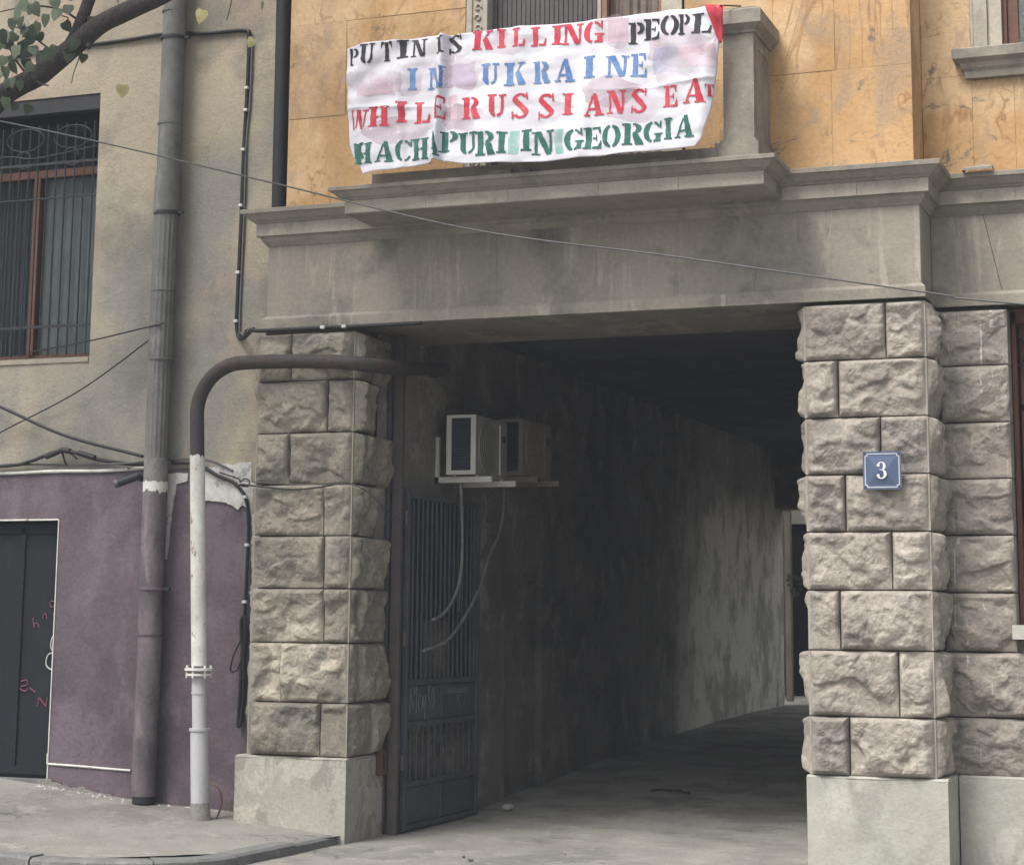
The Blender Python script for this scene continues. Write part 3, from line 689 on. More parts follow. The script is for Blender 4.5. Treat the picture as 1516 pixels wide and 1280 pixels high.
# crumbs of plaster along the foot
b = MB(); rk = random.Random(9)
for i in range(70):
    x = rk.choice([rk.uniform(-2.6, -1.7), rk.uniform(-2.6, -1.0)]); y = W-.03-abs(rk.gauss(0, .07)); z = pav_z(x, y); r = rk.uniform(.004, .013)
    b.add([(x-r, y, z), (x+r*.4, y-r, z), (x+r, y+r*.5, z), (x+rk.uniform(-.3, .3)*r, y, z+r*1.1)], [(0, 1, 3), (1, 2, 3), (2, 0, 3)])
tag(b.build('plaster_crumbs', 'white_plaster'), 'pale crumbs of fallen plaster on the pavement at the foot of the purple wall', 'rubble', kind='stuff')
MB().tube(bez([(-5.2, W-.02, 2.53), (-3.1, W-.02, 2.548), (-2.6, W-.02, 2.556), (-2.2, W-.02, 2.552), (-1.8, W-.02, 2.568)], 8), .014, 6).build('trim_line', 'white_paint', nb)
MB().box(-2.5635, -2.556, W-.014, W+.004, .31, 2.195).box(-3.75, -2.562, W-.014, W+.004, 2.192, 2.204).build('door_edge_line', 'white_paint', nb)
MB().tube(bez([(-2.56, W-.012, .425), (-2.3, W-.014, .418), (-2.05, W-.012, .408), (-1.86, W-.014, .402)], 6), .009, 6).tube([(-2.56, W-.012, .425), (-2.562, W-.012, .5)], .009, 6).build('trim_line', 'white_paint', nb)
# door with graffiti
dr = MB().bbox(-3.75, -2.568, .42, .46, .315, 2.185, .004).build('door', 'door_metal', nb)
MB().box(-3.75, -2.60, .405, .42, .34, .40).box(-2.93, -2.89, .405, .42, .40, 2.14).box(-3.75, -2.60, .405, .42, 2.10, 2.16).build('door_rib', 'door_metal', dr)
MB().box(-3.8, -2.50, .33, .42, .27, .312).build('threshold', 'kerb', dr)
def scribble(parent, strokes, o, s, y, matn, r=.006, ax='x', xo=0):
    b = MB()
    for st in strokes:
        pts = [(o[0]+p[0]*s, y, o[1]+p[1]*s) if ax == 'x' else (y, o[0]+p[0]*s, o[1]+p[1]*s) for p in st]
        pts = bez(pts, 5) if len(pts) > 2 else pts
        b.tube(pts, r, 5)
    return b.build('graffiti', matn, parent)
scribble(dr, [[(.0, .62), (.3, .70), (.35, .5), (.05, .42), (.0, .3), (.3, .22), (.38, .34)]], (-2.88, .90), .17, .416, 'pink_spray', .0045)
scribble(dr, [[(.0, .2), (.32, .0)]], (-2.80, .93), .17, .416, 'pink_spray', .0045)
scribble(dr, [[(0, .0), (.05, .38)], [(.05, .38), (.42, .0)], [(.42, 0), (.48, .42)]], (-2.72, .83), .17, .416, 'pink_spray', .0045)
scribble(dr, [[(0, .5), (.12, .0), (.14, .2), (.3, .22), (.4, .02)]], (-2.80, 1.40), .15, .416, 'pink_spray', .0045)
scribble(dr, [[(0, .0), (.02, .2), (.15, .22), (.22, .0)]], (-2.71, 1.47), .15, .416, 'pink_spray', .0045)
scribble(dr, [[(.3, .5), (.0, .5), (.02, .25), (.3, .3), (.3, .5), (.36, 0), (.16, -.1)]], (-2.65, 1.52), .15, .416, 'pink_spray', .0045)
scribble(dr, [[(.3, 1), (.02, .75), (.0, .35), (.3, .2)], [(.28, .2), (-.1, .15), (-.2, -.2), (.0, -.4), (.35, -.38)]], (-2.625, 1.18), .20, .416, 'white_spray', .006)
# barred window
wn = MB().box(-3.9, -2.366, .52, .56, 3.416, 3.47).box(-3.9, -2.366, .50, .56, 4.86, 4.92).box(-3.03, -2.975, .50, .56, 3.47, 4.86).box(-2.40, -2.366, .52, .56, 3.47, 5.45).build('window', 'brown_wood', nb)
MB().box(-3.9, -2.4, .535, .539, 3.47, 4.86).box(-3.9, -2.4, .535, .539, 4.92, 5.45).build('pane', 'glass', wn)
b = MB(); b.grid(lambda u, v: (-2.965+.6*u, .575-.016*abs(math.sin(u*19)), 3.45+1.45*v), 90, 2); b.build('curtain', 'curtain', wn)
b = MB(); b.grid(lambda u, v: (-3.9+.9*u, .58+.006*math.sin(u*150), 3.45+1.45*v), 200, 2); b.build('curtain', 'curtain_dark', wn)
MB().box(-3.9, -2.36, .63, .66, 3.4, 5.46).build('dark_interior', 'dark_room', wn)
MB().box(-3.95, -2.37, .36, .44, 5.335, 5.455).build('roller_box', 'black_metal', wn)
gr_ = MB().box(-3.9, -2.366, .383, .397, 4.93, 4.95).box(-3.9, -2.366, .383, .397, 3.655, 3.675).box(-3.9, -2.366, .383, .397, 4.66, 4.672).build('window_grille', 'black_metal', nb)
for i in range(16):
    x = -2.43-.083*i; MB().tube([(x, .39, 3.44), (x, .39, 5.25)], .0065, 6).build('bar', 'black_metal', gr_)
b = MB()
for x in (-2.62, -3.05, -3.45):
    b.tube([(x+.17*math.cos(a), .385, 5.14+.09*math.sin(a)) for a in [q*.4 for q in range(17)]], .006, 5)
    b.tube([(x+.05*math.cos(a)*(1+a/5), .385, 4.99+.05*math.sin(a)*(1+a/9)) for a in [q*.5 for q in range(13)]], .006, 5)
b.tube(bez([(-3.6, .385, 5.0), (-3.2, .385, 5.02), (-2.95, .385, 4.99), (-2.4, .385, 5.05)], 6), .006, 5)
b.build('scrollwork', 'black_metal', gr_)
MB().box(-3.9, -2.37, W-.012, W+.05, 3.375, 3.412).build('sill', 'plaster', nb)

# ------------------------------------------------------------------ pipes
def ring(x, y, z, r, h, name, matn, par, n=20): return MB().tube([(x, y, z-h/2), (x, y, z+h/2)], r, n).build(name, matn, par)
dp = empty('drainpipe', (-1.68, .24, .2), 'tall ribbed grey drainpipe with its lower end painted purple on the left wall', 'drainpipe')
X0, Y0 = -1.685, .235
MB().tube([(X0+.012, Y0, 4.7), (X0+.03, Y0, 9)], .088, 24).build('pipe', 'grey_pipe', dp)
MB().tube([(X0+.008, Y0, 4.44), (X0+.012, Y0, 4.72)], .096, 24).build('sleeve', 'grey_pipe', dp)
MB().tube([(X0+.0, Y0, 3.35), (X0+.008, Y0, 4.45)], .090, 96, flute=16, fd=-.05).build('pipe', 'grey_pipe', dp)
MB().tube([(X0+.0, Y0, 2.62), (X0, Y0, 3.37)], .086, 96, flute=16, fd=-.05).build('pipe', 'grey_pipe', dp)
MB().tube([(X0, Y0, 2.44), (X0, Y0, 2.625)], .088, 24).build('pipe_band', 'pipe_band', dp)
b = MB(); vs = []; n = 48
for i in range(n):
    th = 2*PI*i/n; lo = 2.385+.035*noise.noise(Vector((math.cos(th)*3, math.sin(th)*3, 4)))+.02*noise.noise(Vector((math.cos(th)*9, math.sin(th)*9, 4))); hi = 2.455+.02*noise.noise(Vector((math.cos(th)*4, math.sin(th)*4, 9)))
    vs += [(X0+.0895*math.cos(th), Y0+.0895*math.sin(th), lo), (X0+.0895*math.cos(th), Y0+.0895*math.sin(th), hi)]
b.add(vs, [(2*i, 2*((i+1) % n), 2*((i+1) % n)+1, 2*i+1) for i in range(n)], 0, True); b.build('paint_band', 'white_paint', dp)
MB().tube([(X0-.005, Y0, .24), (X0, Y0, .8), (X0, Y0, 1.7), (X0, Y0, 2.45)], .087, 24).build('pipe', 'mauve_pipe', dp)
MB().tube([(X0, Y0, .19), (X0, Y0, .245)], .080, 24).build('pipe_mouth', 'black_metal', dp)
for z, n in ((5.78, 'clamp'), (4.44, 'clamp'), (1.69, 'clamp')):
    c = ring(X0+.012, Y0, z, .098, .022, n, 'black_metal' if z > 2 else 'purple_paint', dp)
    MB().box(X0+.09, X0+.15, Y0-.012, Y0+.012, z-.01, z+.01).build('bolt', 'black_metal', c)
for z in (5.99, 5.12, 4.70, 3.86, 3.35): ring(X0+.01, Y0, z, .0935, .014, 'joint_ring', 'grey_pipe', dp)
ring(X0, Y0, 1.36, .092, .012, 'joint_ring', 'purple_paint', dp)

gp = empty('gas_pipe', (-1.3, -.13, .17), 'white pipe whose rusty brown bend crosses the left stone pillar into the passage', 'pipe')
Yg = -.14
def arc3(c, r, a0, a1, n=12): return [(c[0]+r*math.cos(lerp(a0, a1, i/n)), Yg, c[1]+r*math.sin(lerp(a0, a1, i/n))) for i in range(n+1)]
def gx(z): return -1.008-.0477*z
rB = .34
xc, zc = gx(2.90)+rB, 2.903
path = [(gx(2.60), Yg, 2.60), (gx(2.75), Yg, 2.75)]+[(xc+rB*math.cos(a), Yg, zc+rB*math.sin(a)) for a in [PI-PI/2*i/16 for i in range(17)]]
path += bez([(-.66, Yg, 3.245), (-.3, Yg, 3.235), (-.05, Yg, 3.22), (.10, -.11, 3.205), (.19, .02, 3.20), (.225, .25, 3.215), (.225, .6, 3.255), (.2, 1.0, 3.30), (.14, 1.25, 3.33), (-.02, 1.35, 3.34)], 8)
MB().tube(path, .050, 20).build('bend', 'brown_pipe', gp)
b = MB().tube([(gx(1.16), Yg, 1.16), (gx(2.52), Yg, 2.52)], .0525, 20)
vs = []; n = 40
for i in range(n):
    th = 2*PI*i/n; top = 2.60+.035*noise.noise(Vector((math.cos(th)*4, math.sin(th)*4, 1)))+.02*noise.noise(Vector((math.cos(th)*11, math.sin(th)*11, 1)))
    vs += [(gx(2.5)+.0525*math.cos(th), Yg+.0525*math.sin(th), 2.5), (gx(top)+.0525*math.cos(th), Yg+.0525*math.sin(th), top)]
b.add(vs, [(2*i, 2*((i+1) % n), 2*((i+1) % n)+1, 2*i+1) for i in range(n)], 0, True)
b.build('pipe', 'white_paint', gp)
g1 = gx(1.14)
fl_ = MB().tube([(g1, Yg, 1.095), (g1, Yg, 1.110)], .088, 28).tube([(g1, Yg, 1.130), (g1, Yg, 1.146)], .098, 28).build('flange', 'white_paint', gp)
for i in range(6):
    a = PI/6+i*PI/3; MB().tube([(g1+.08*math.cos(a), Yg+.08*math.sin(a), 1.08), (g1+.08*math.cos(a), Yg+.08*math.sin(a), 1.165)], .009, 8).build('bolt', 'white_paint', fl_)
MB().tube([(gx(.74), Yg, .74), (g1, Yg, 1.10)], .049, 20).build('plastic_pipe', 'pvc', gp)
ring(gx(.98), Yg, .98, .054, .014, 'pipe_collar', 'pvc', gp); ring(gx(.74), Yg, .735, .070, .018, 'pipe_collar', 'pvc', gp)
MB().tube([(gx(.25), Yg, .23), (gx(.73), Yg, .73)], .062, 20).build('plastic_pipe', 'pvc', gp)
MB().tube([(gx(.1), Yg, .10), (gx(.18), Yg, .18), (gx(.25), Yg, .25)], [.078, .07, .063], 20).build('cement_collar', 'pavement', gp)

b = MB().tube([(-.735, .22, 4.34), (-.745, .22, 6), (-.75, .22, 9)], .055, 16)
bp = empty('downpipe', (-.735, .22, 4.3), 'black downpipe ending on the cornice in the corner beside the ochre wall', 'drainpipe')
b.build('pipe', 'black_metal', bp); MB().tube([(-.735, .22, 4.336), (-.735, .22, 4.41)], .062, 16).build('sleeve', 'black_metal', bp)

# ------------------------------------------------------------------ cables
def cable(name, label, pts, r, matn, cat='cable', n=8, clips=(), group=None):
    e = empty(name, pts[0], label, cat, group)
    MB().tube(bez(pts, n), r, 8).build('wire', matn, e)
    for c in clips: MB().bbox(c[0]-.016, c[0]+.016, c[1]-.022, c[1]+.004, c[2]-.011, c[2]+.011, .003).build('clip', 'clip', e)
    return e
cable('wall_cable', 'black cable across the upper left wall and down to the lintel corner', [(-3.4, .335, 5.80), (-2.77, .335, 5.835), (-2.2, .335, 5.845), (-1.8, .335, 5.86), (-1.45, .335, 5.83), (-1.13, .335, 5.82), (-1.085, .33, 5.75), (-1.087, .335, 5.4), (-1.10, .335, 4.9), (-1.105, .335, 4.3), (-1.115, .335, 3.75), (-1.115, .335, 3.60), (-1.085, .32, 3.50), (-.98, .2, 3.475), (-.80, .0, 3.50), (-.72, -.055, 3.478), (-.3, -.055, 3.478), (.0, -.04, 3.478), (.5, -.02, 3.482)], .0155, 'cable_black', clips=[(-2.5, .33, 5.84), (-1.088, .33, 5.37), (-1.09, .33, 5.2), (-1.105, .33, 4.48), (-1.10, .33, 4.9), (-1.112, .33, 3.98), (-1.116, .33, 3.62), (-.22, -.06, 3.478), (-.06, -.055, 3.478)])
cable('second_wall_cable', 'thinner cable beside the black one hanging in a loop below the lintel corner', [(-1.06, .335, 5.77), (-1.062, .335, 5.3), (-1.085, .335, 4.9), (-1.082, .335, 4.4), (-1.092, .335, 3.62), (-1.065, .32, 3.53), (-.99, .22, 3.50), (-.88, .05, 3.51), (-.8, -.04, 3.495)], .009, 'cable_grey')
cable('overhead_wire', 'long thin wire crossing the whole front diagonally from upper left to lower right', [(-3.9, -.95, 5.30), (-1.738, -1, 4.744), (-.167, -1, 4.299), (1.263, -1, 3.893), (2.572, -1, 3.645), (4.084, -1, 3.346), (4.6, -1, 3.255), (8.5, -1, 2.7)], .0055, 'wire_pale')
cable('slack_wire', 'dark slack cable sloping down the left wall to the drainpipe below the window', [(-4.2, .25, 3.5), (-3.1, .25, 3.06), (-2.5, .25, 2.82), (-1.95, .24, 2.68), (-1.78, .2, 2.64)], .012, 'cable_black')
cable('thin_wire', 'very thin wire rising across the left wall to the drainpipe', [(-3.9, .3, 2.5), (-3.09, .3, 2.856), (-2.4, .29, 3.15), (-1.77, .22, 3.498)], .0055, 'cable_black')
cable('sill_wire', 'thin wire from the barred window foot tied to the drainpipe', [(-2.9, .36, 3.47), (-2.35, .3, 3.522), (-1.95, .2, 3.56), (-1.6, .13, 3.60)], .006, 'cable_black')
cable('lumpy_cable', 'sagging taped dark cable just above the white line of the purple wall', [(-4.5, .3, 2.55), (-3.08, .3, 2.60), (-2.8, .3, 2.635), (-2.52, .28, 2.705), (-2.25, .3, 2.64), (-2.0, .3, 2.60), (-1.78, .28, 2.585)], .014, 'cable_black')
b = MB(); b.tube([(-2.66, .285, 2.66), (-2.52, .28, 2.708), (-2.45, .28, 2.70)], .021, 8).tube([(-2.38, .28, 2.685), (-2.24, .29, 2.645)], .021, 8).tube([(-2.53, .28, 2.72), (-2.50, .31, 2.60)], .008, 6).tube([(-2.47, .28, 2.70), (-2.40, .31, 2.64)], .007, 6)
tag(b.build('cable_splice', 'cable_black'), 'black taped splice hump on the sagging cable above the purple wall', 'cable splice')
cable('grey_cable', 'pale grey cable along the top of the purple paint behind the drainpipe', [(-4.5, .318, 2.57), (-3.1, .318, 2.61), (-2.3, .318, 2.598), (-1.85, .25, 2.60), (-1.55, .31, 2.625), (-1.3, .31, 2.61), (-1.1, .32, 2.53)], .008, 'wire_pale')
cable('base_cable', 'thick black cable curving from behind the white pipe down the edge of the purple wall', [(-1.6, .31, 2.60), (-1.4, .31, 2.585), (-1.22, .31, 2.50), (-1.08, .31, 2.44), (-.985, .31, 2.33), (-.955, .31, 2.15), (-.955, .31, 1.9), (-.965, .31, 1.5), (-.975, .31, 1.2), (-.985, .31, .9), (-.99, .31, .74), (-.965, .31, .80), (-.955, .31, 1.1), (-.985, .30, 1.42), (-.965, .30, 1.5), (-.945, .30, 1.4), (-.96, .31, 1.2)], .0135, 'cable_black', clips=[(-.955, .305, 2.0), (-.962, .305, 1.6), (-.985, .31, 2.34)])
cable('drooping_wire', 'thin black wire end drooping against the edge of the purple wall', [(-.97, .30, 1.36), (-1.03, .28, 1.22), (-1.045, .28, 1.12), (-1.0, .29, 1.13), (-.975, .3, 1.2)], .006, 'cable_black')
cable('hook_wire', 'wire with a small hook on the white plaster patch left of the pillar', [(-1.2, .30, 2.52), (-1.05, .3, 2.475), (-1.02, .29, 2.45), (-.99, .29, 2.47), (-.95, .29, 2.455), (-.86, .1, 2.40), (-.80, -.09, 2.40), (-.4, -.085, 2.36), (-.1, -.09, 2.385)], .0055, 'cable_black')
cable('root_wire', 'rusty wire sprouting at the foot of the left pillar plinth', [(-1.16, .2, .35), (-1.02, .1, .33), (-.93, 0, .24), (-.95, -.05, .12)], .006, 'rust_box')
# security camera
sc_ = empty('security_camera', (-1.78, .2, 2.50), 'small black security camera pointing down left beside the drainpipe', 'security camera')
MB().tube([(-1.77, .27, 2.50), (-1.815, .22, 2.49)], .034, 14).build('mount', 'black_metal', sc_)
MB().tube([(-1.80, .20, 2.50), (-1.94, .13, 2.44)], .029, 14).build('body', 'black_metal', sc_)
MB().tube([(-1.935, .132, 2.442), (-1.955, .122, 2.434)], .032, 14).build('lens_hood', 'cable_grey', sc_)

# ------------------------------------------------------------------ gate
gt = empty('metal_gate', (.1, .66, 0), 'dark steel gate leaf standing open along the left wall of the passage', 'gate')
GX, Ya, Yb = .10, .70, 2.10
def gb_(name, y0, y1, z0, z1, t=.02, mm='steel_gate', par=None, xo=0): return MB().bbox(GX-t+xo, GX+t+xo, y0, y1, z0, z1, .003).build(name, mm, par or gt)
fr_ = gb_('gate_frame', Ya, Ya+.045, .03, 2.41)
gb_('stile', Yb-.04, Yb, .03, 2.39, par=gt)
for z in (.05, .345, .755, 1.045, 2.37): gb_('rail', Ya+.046, Yb-.041, z-.02, z+.02, .018)
gb_('sheet', Ya+.046, Yb-.041, .075, .32, .004); gb_('sheet', Ya+.046, Yb-.041, .78, 1.02, .004)
gb_('rib', 1.38, 1.41, .075, .32, .012); gb_('rib', 1.38, 1.41, .78, 1.02, .012)
for i in range(11):
    y = .83+.112*i; MB().tube([(GX, y, .366), (GX, y, .733)], .0085, 8).build('bar', 'steel_gate', gt)
for i in range(15):
    y = .80+.086*i; MB().tube([(GX+.012, y, 1.067), (GX+.012, y, 2.348)], .0085, 8).build('bar', 'steel_gate', gt)
for i in range(12):        # corrugated backing strips with missing pieces at mid height
    y = Ya+.05+.105*i
    zl = 1.48 if 3 <= i <= 8 else 1.067
    MB().bbox(GX-.012, GX-.006, y, y+.097, zl, 2.348, .001).build('strip', 'gate_strip', gt)
gb_('lock_plate', 1.32, 1.42, .60, .66, .022)
sg = gt
scribble(sg, [[(.0, 0), (.05, .6), (.2, .75), (.3, .5), (.1, .4), (.35, .0)], [(.4, .7), (.45, .0)], [(.3, .55), (.55, .6)], [(.6, .45), (.55, .1), (.75, .05), (.8, .4), (.62, .45)], [(.85, .4), (.9, .1), (1.05, .45), (.95, -.3)], [(1.15, .6), (1.3, .75), (1.2, .45), (1.35, .2), (1.2, .1)], [(1.4, .3), (1.5, .6), (1.6, .3), (1.5, .1)]], (.80, .83), .28, GX+.0065, 'grey_spray', .0035, ax='y')
scribble(sg, [[(.1*i, .0), (.1*i+.04, .09), (.1*i+.06, .0)] for i in range(9)], (1.50, .95), .45, GX+.0065, 'grey_spray', .0025, ax='y')
scribble(sg, [[(0, .1), (.1, .3), (.2, 0)], [(.1, .3), (.25, .3)]], (1.68, .84), .3, GX+.0065, 'grey_spray', .0025, ax='y')
gpst = empty('gate_post', (.12, .58, 0), 'brown painted steel post at the back edge of the left stone pillar', 'post')
MB().bbox(.045, .115, .565, .615, -.02, 3.49, .003).build('post', 'post_paint', gpst)
for z in (.5, 1.35, 2.2): MB().tube([(.12, .65, z-.05), (.12, .65, z+.05)], .016, 10).build('hinge', 'post_paint', gpst)
MB().box(.00, .03, .563, .60, .1, 3.4).build('flat_bar', 'steel_gate', gpst)
rb = MB().bbox(.015, .055, .44, .535, .425, .595, .004).build('lock_box', 'rust_box')
tag(rb, 'small rusty orange metal box on the inner side of the left plinth', 'box')
MB().box(.056, .059, .47, .49, .47, .56).build('slot', 'black_metal', rb)

# ------------------------------------------------------------------ air conditioners
def ac(y0, label):
    t = empty('air_conditioner', (.24, y0+.33, 2.56), label, 'air conditioner', 'outdoor air conditioner units on the left passage wall')
    x0, x1, y1, z0, z1 = .13, .36, y0+.67, 2.558, 3.0
    f = .022
    MB().box(x0, x1, y0+.012, y1, z0, z1).build('casing', 'ac_face', t)
    fr = MB().box(x0-.002, x0+f+.014, y0-.003, y0+.0115, z0, z1+.002).box(x1-f-.014, x1+.002, y0-.003, y0+.0115, z0, z1+.002).box(x0+f+.014, x1-f-.014, y0-.003, y0+.0115, z0, z0+.03).box(x0+f+.014, x1-f-.014, y0-.003, y0+.0115, z1-.02, z1+.002).build('side_frame', 'ac_white', t)
    b = MB(); b.grid(lambda u, v: (x0+f+.014+(x1-x0-2*f-.028)*u, y0+.008+.002*math.sin(v*160), z0+.03+(z1-z0-.05)*v), 1, 160); b.build('coil', 'ac_dark', t)
    # front face towards +X: fan ring, fan grille, side strip
    fc = (y0+.27, (z0+z1)/2)
    ringp = [(x1+.003, fc[0]+.20*math.cos(a), fc[1]+.20*math.sin(a)) for a in [2*PI*i/36 for i in range(37)]]
    rg = MB().tube(ringp, .005, 8, cap=False).build('fan_ring', 'ac_face', t)
    b = MB()
    for rr in (.04, .08, .12, .16): b.tube([(x1+.008, fc[0]+rr*math.cos(a), fc[1]+rr*math.sin(a)) for a in [2*PI*i/28 for i in range(29)]], .0018, 5, cap=False)
    b.build('fan_grille', 'ac_face', rg)
    b = MB(); b.add([(x1+.002, fc[0]+.195*math.cos(2*PI*i/36), fc[1]+.195*math.sin(2*PI*i/36)) for i in range(36)], [tuple(range(36))]); b.build('fan_recess', 'ac_recess', rg)
    MB().tube([(x1+.004, y0+.50, z0+.03), (x1+.004, y0+.50, z1-.03)], .007, 8).build('seam_trim', 'ac_white', t)
    MB().box(x1, x1+.006, y0+.56, y0+.62, z1-.16, z1-.11).build('handle', 'ac_dark', t)
    for yy in (y0+.09, y0+.60):
        br = MB().box(.0, .46, yy-.015, yy+.015, z0-.055, z0-.012).box(.0, .035, yy-.015, yy+.015, z0-.0549, z0+.29).build('bracket', 'ac_white', t)
        for x in (.16, .34): MB().tube([(x, yy, z0-.02), (x, yy, z0+.002)], .012, 8).build('foot', 'ac_white', br)
    return t
def ac_frame_white(t): pass
a1 = ac(1.36, 'front white air conditioner nearest the gate, with open dark side, high on the passage wall')
def copy_tree(o, parent=None):
    c = o.copy(); C.objects.link(c)
    if parent is not None: c.parent = parent
    for ch in [x for x in bpy.data.objects if x.parent == o]: copy_tree(ch, c)
    return c
a2 = copy_tree(a1); a2.location.y += 1.02; a2.location.z += .07
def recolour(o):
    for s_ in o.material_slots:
        n_ = s_.material.name; s_.link = 'OBJECT'; s_.material = MATS['ac_shaded_trim' if n_ == 'ac_white' else 'ac_dark' if n_ == 'ac_dark' else 'ac_shaded']
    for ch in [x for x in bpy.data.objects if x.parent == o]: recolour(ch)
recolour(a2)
a2['label'] = 'second air conditioner deeper in the dark passage, half hidden behind the nearer unit'
def hose(label, pts, r=.012, m_='hose'):
    return tag(MB().tube(bez(pts, 8), r, 8).build('drain_hose', m_), label, 'hose', 'drain hoses hanging below the air conditioners')
hose('straight pale hose hanging from the nearer air conditioner and curling across the gate', [(.2, 1.47, 2.52), (.2, 1.50, 2.3), (.2, 1.52, 2.0), (.2, 1.46, 1.75), (.2, 1.27, 1.58), (.2, 1.1, 1.51), (.2, .98, 1.49)])
hose('thin cable hanging beside the straight hose under the nearer air conditioner', [(.17, 1.56, 2.52), (.16, 1.60, 2.2), (.15, 1.62, 1.85), (.15, 1.60, 1.55)], .006, 'cable_grey')
hose('curved hose from the second air conditioner bowing out past the gate and back along it', [(.2, 2.38, 2.60), (.2, 2.38, 2.35), (.2, 2.28, 2.15), (.2, 2.08, 1.98), (.2, 1.9, 1.75), (.2, 1.6, 1.52), (.2, 1.25, 1.34), (.2, .82, 1.27)], .012)

# ------------------------------------------------------------------ house number
np_ = empty('house_number', (3.625, -.09, 2.415), 'square blue enamel house number plate with a white figure 3 on the right pillar', 'sign')
x0, x1, z0, z1 = 3.507, 3.742, 2.298, 2.530
yb = -.105; cx0, cz0 = (x0+x1)/2, (z0+z1)/2
b = MB(); b.box(x0, x1, yb, yb+.006, z0, z1)
i_ = .03
q = [(x0+i_, z0+i_), (x1-i_, z0+i_), (x1-i_, z1-i_), (x0+i_, z1-i_)]
b.add([(x, yb-.0004, z) for x, z in q]+[(cx0-.02, yb-.013, cz0), (cx0+.02, yb-.013, cz0)], [(0, 1, 5, 4), (1, 2, 5), (2, 3, 4, 5), (3, 0, 4)])
b.build('plate', 'enamel_blue', np_)
b = MB(); t_ = .0045; a_ = .016; c_ = .026
for (xa, xb, za, zb) in ((x0+c_, x1-c_, z0+a_-.004, z0+a_), (x0+c_, x1-c_, z1-a_, z1-a_+.004), (x0+a_-.004, x0+a_, z0+c_, z1-c_), (x1-a_, x1-a_+.004, z0+c_, z1-c_),
    (x0+c_-.001, x0+c_+.003, z0+a_-.004, z0+c_+.003), (x0+a_-.004, x0+c_-.0012, z0+c_-.001, z0+c_+.003), (x1-c_-.003, x1-c_+.001, z0+a_-.004, z0+c_+.003), (x1-c_+.0012, x1-a_+.004, z0+c_-.001, z0+c_+.003),
    (x0+c_-.001, x0+c_+.003, z1-c_-.003, z1-a_+.004), (x0+a_-.004, x0+c_-.0012, z1-c_-.003, z1-c_+.001), (x1-c_-.003, x1-c_+.001, z1-c_-.003, z1-a_+.004), (x1-c_+.0012, x1-a_+.004, z1-c_-.003, z1-c_+.001)):
    b.box(xa, xb, yb-.0012, yb-.0002, za, zb)
b.build('border_line', 'enamel_white', np_)
for x in (x0+.012, x1-.012):
    for z in (z0+.012, z1-.012): MB().tube([(x, yb-.004, z), (x, yb+.08, z)], .005, 8).build('screw', 'black_metal', np_)
def arcband(b, c, rx, ry, wh, wv, a0, a1, y, n=20, fn=None, mi=0, th=None):
    vs = []; 
    for i in range(n+1):
        a = math.radians(lerp(a0, a1, i/n)); ca, sa = math.cos(a), math.sin(a)
        vs += [(c[0]+rx*ca, c[1]+ry*sa), (c[0]+(rx-wh)*ca, c[1]+(ry-wv)*sa)]
    P3 = [fn(*v) for v in vs] if fn else [(v[0], y, v[1]) for v in vs]
    b.add(P3, [(2*i, 2*i+1, 2*i+3, 2*i+2) for i in range(n)], mi)
b = MB(); S3 = .105; o3 = (cx0-.032, cz0-.052)
f3 = lambda u, v: (o3[0]+u*.064, yb-.0145, o3[1]+v*S3)
arcband(b, (.46, .745), .42, .255, .24, .05, -75, 150, 0, 22, f3)
arcband(b, (.46, .275), .5, .275, .27, .055, -150, 80, 0, 24, f3)
arcband(b, (.17, .80), .15, .09, .15, .09, 0, 360, 0, 14, f3); arcband(b, (.15, .20), .15, .09, .15, .09, 0, 360, 0, 14, f3)
b.add([f3(.3, .50), f3(.6, .50), f3(.6, .545), f3(.3, .545)], [(0, 1, 2, 3)])
b.build('figure', 'enamel_white', np_)

# ------------------------------------------------------------------ banner
ban = empty('banner', (1.45, -.62, 4.35), 'white cloth banner with red, black, blue and green stencilled lettering hung over the balcony', 'banner')
def cl(x, lst): return pw(x, lst)
TOP = [(.178, 5.277), (.29, 5.31), (.6, 5.302), (.894, 5.303), (1.1, 5.298), (1.401, 5.308), (1.7, 5.296), (1.969, 5.298), (2.3, 5.306), (2.681, 5.312), (2.762, 5.306)]
BOT = [(.342, 4.392), (.532, 4.406), (.809, 4.427), (.887, 4.447), (1.0, 4.42), (1.063, 4.408), (1.409, 4.387), (1.785, 4.384), (2.154, 4.388), (2.603, 4.403)]
def cloth_y(x, z):
    h = (z-4.4)/.9
    y = -.615-.02*(1-h)*math.sin(x*7.3+1+z)*.8-.010*math.sin(x*15+z*3)*(.3+.7*(1-h))
    fx = .885-.03*(1-h)
    y += -.055*math.exp(-((x-fx)/.022)**2)+.03*math.exp(-((x-fx-.055)/.03)**2)
    y += -.02*math.exp(-((x-1.42-.10*(1-h))/.05)**2)*(.3+.7*h)-.015*math.exp(-((x-1.93+.08*(1-h))/.045)**2)
    y += -.022*math.exp(-((x-.52-.1*(1-h))/.03)**2)*(.4+.6*(1-h))
    d = x+z-(2.76+5.3); y += .012*math.sin(d*26)*math.exp(d*1.6) if d < 0 else 0
    d2 = (x-.2)*.9-(z-5.28)*1.3
    y += .010*math.sin(d2*19)*math.exp(-abs(d2-.35)*2.2)
    y += .012*noise.noise(Vector((x*6, z*4, 3)))+.006*noise.noise(Vector((x*2.5+z*9, z*14-x*2, 8)))
    y += .010*abs(math.sin((x*1.3+z*.6)*5+noise.noise(Vector((x*2, z*2, 1)))*2))-.006*abs(math.sin((x*.9-z*1.5)*6+noise.noise(Vector((x*3, z*2, 6)))*2))
    y += -.012*math.exp(-abs(z-4.83-.02*math.sin(x*5))/.012)*(.5+.5*math.sin(x*3))
    ex = x-(2.60+.10*max(0, h))
    if ex > 0: y += ex*ex*9
    sag = .05*(1-h)
    return y-sag
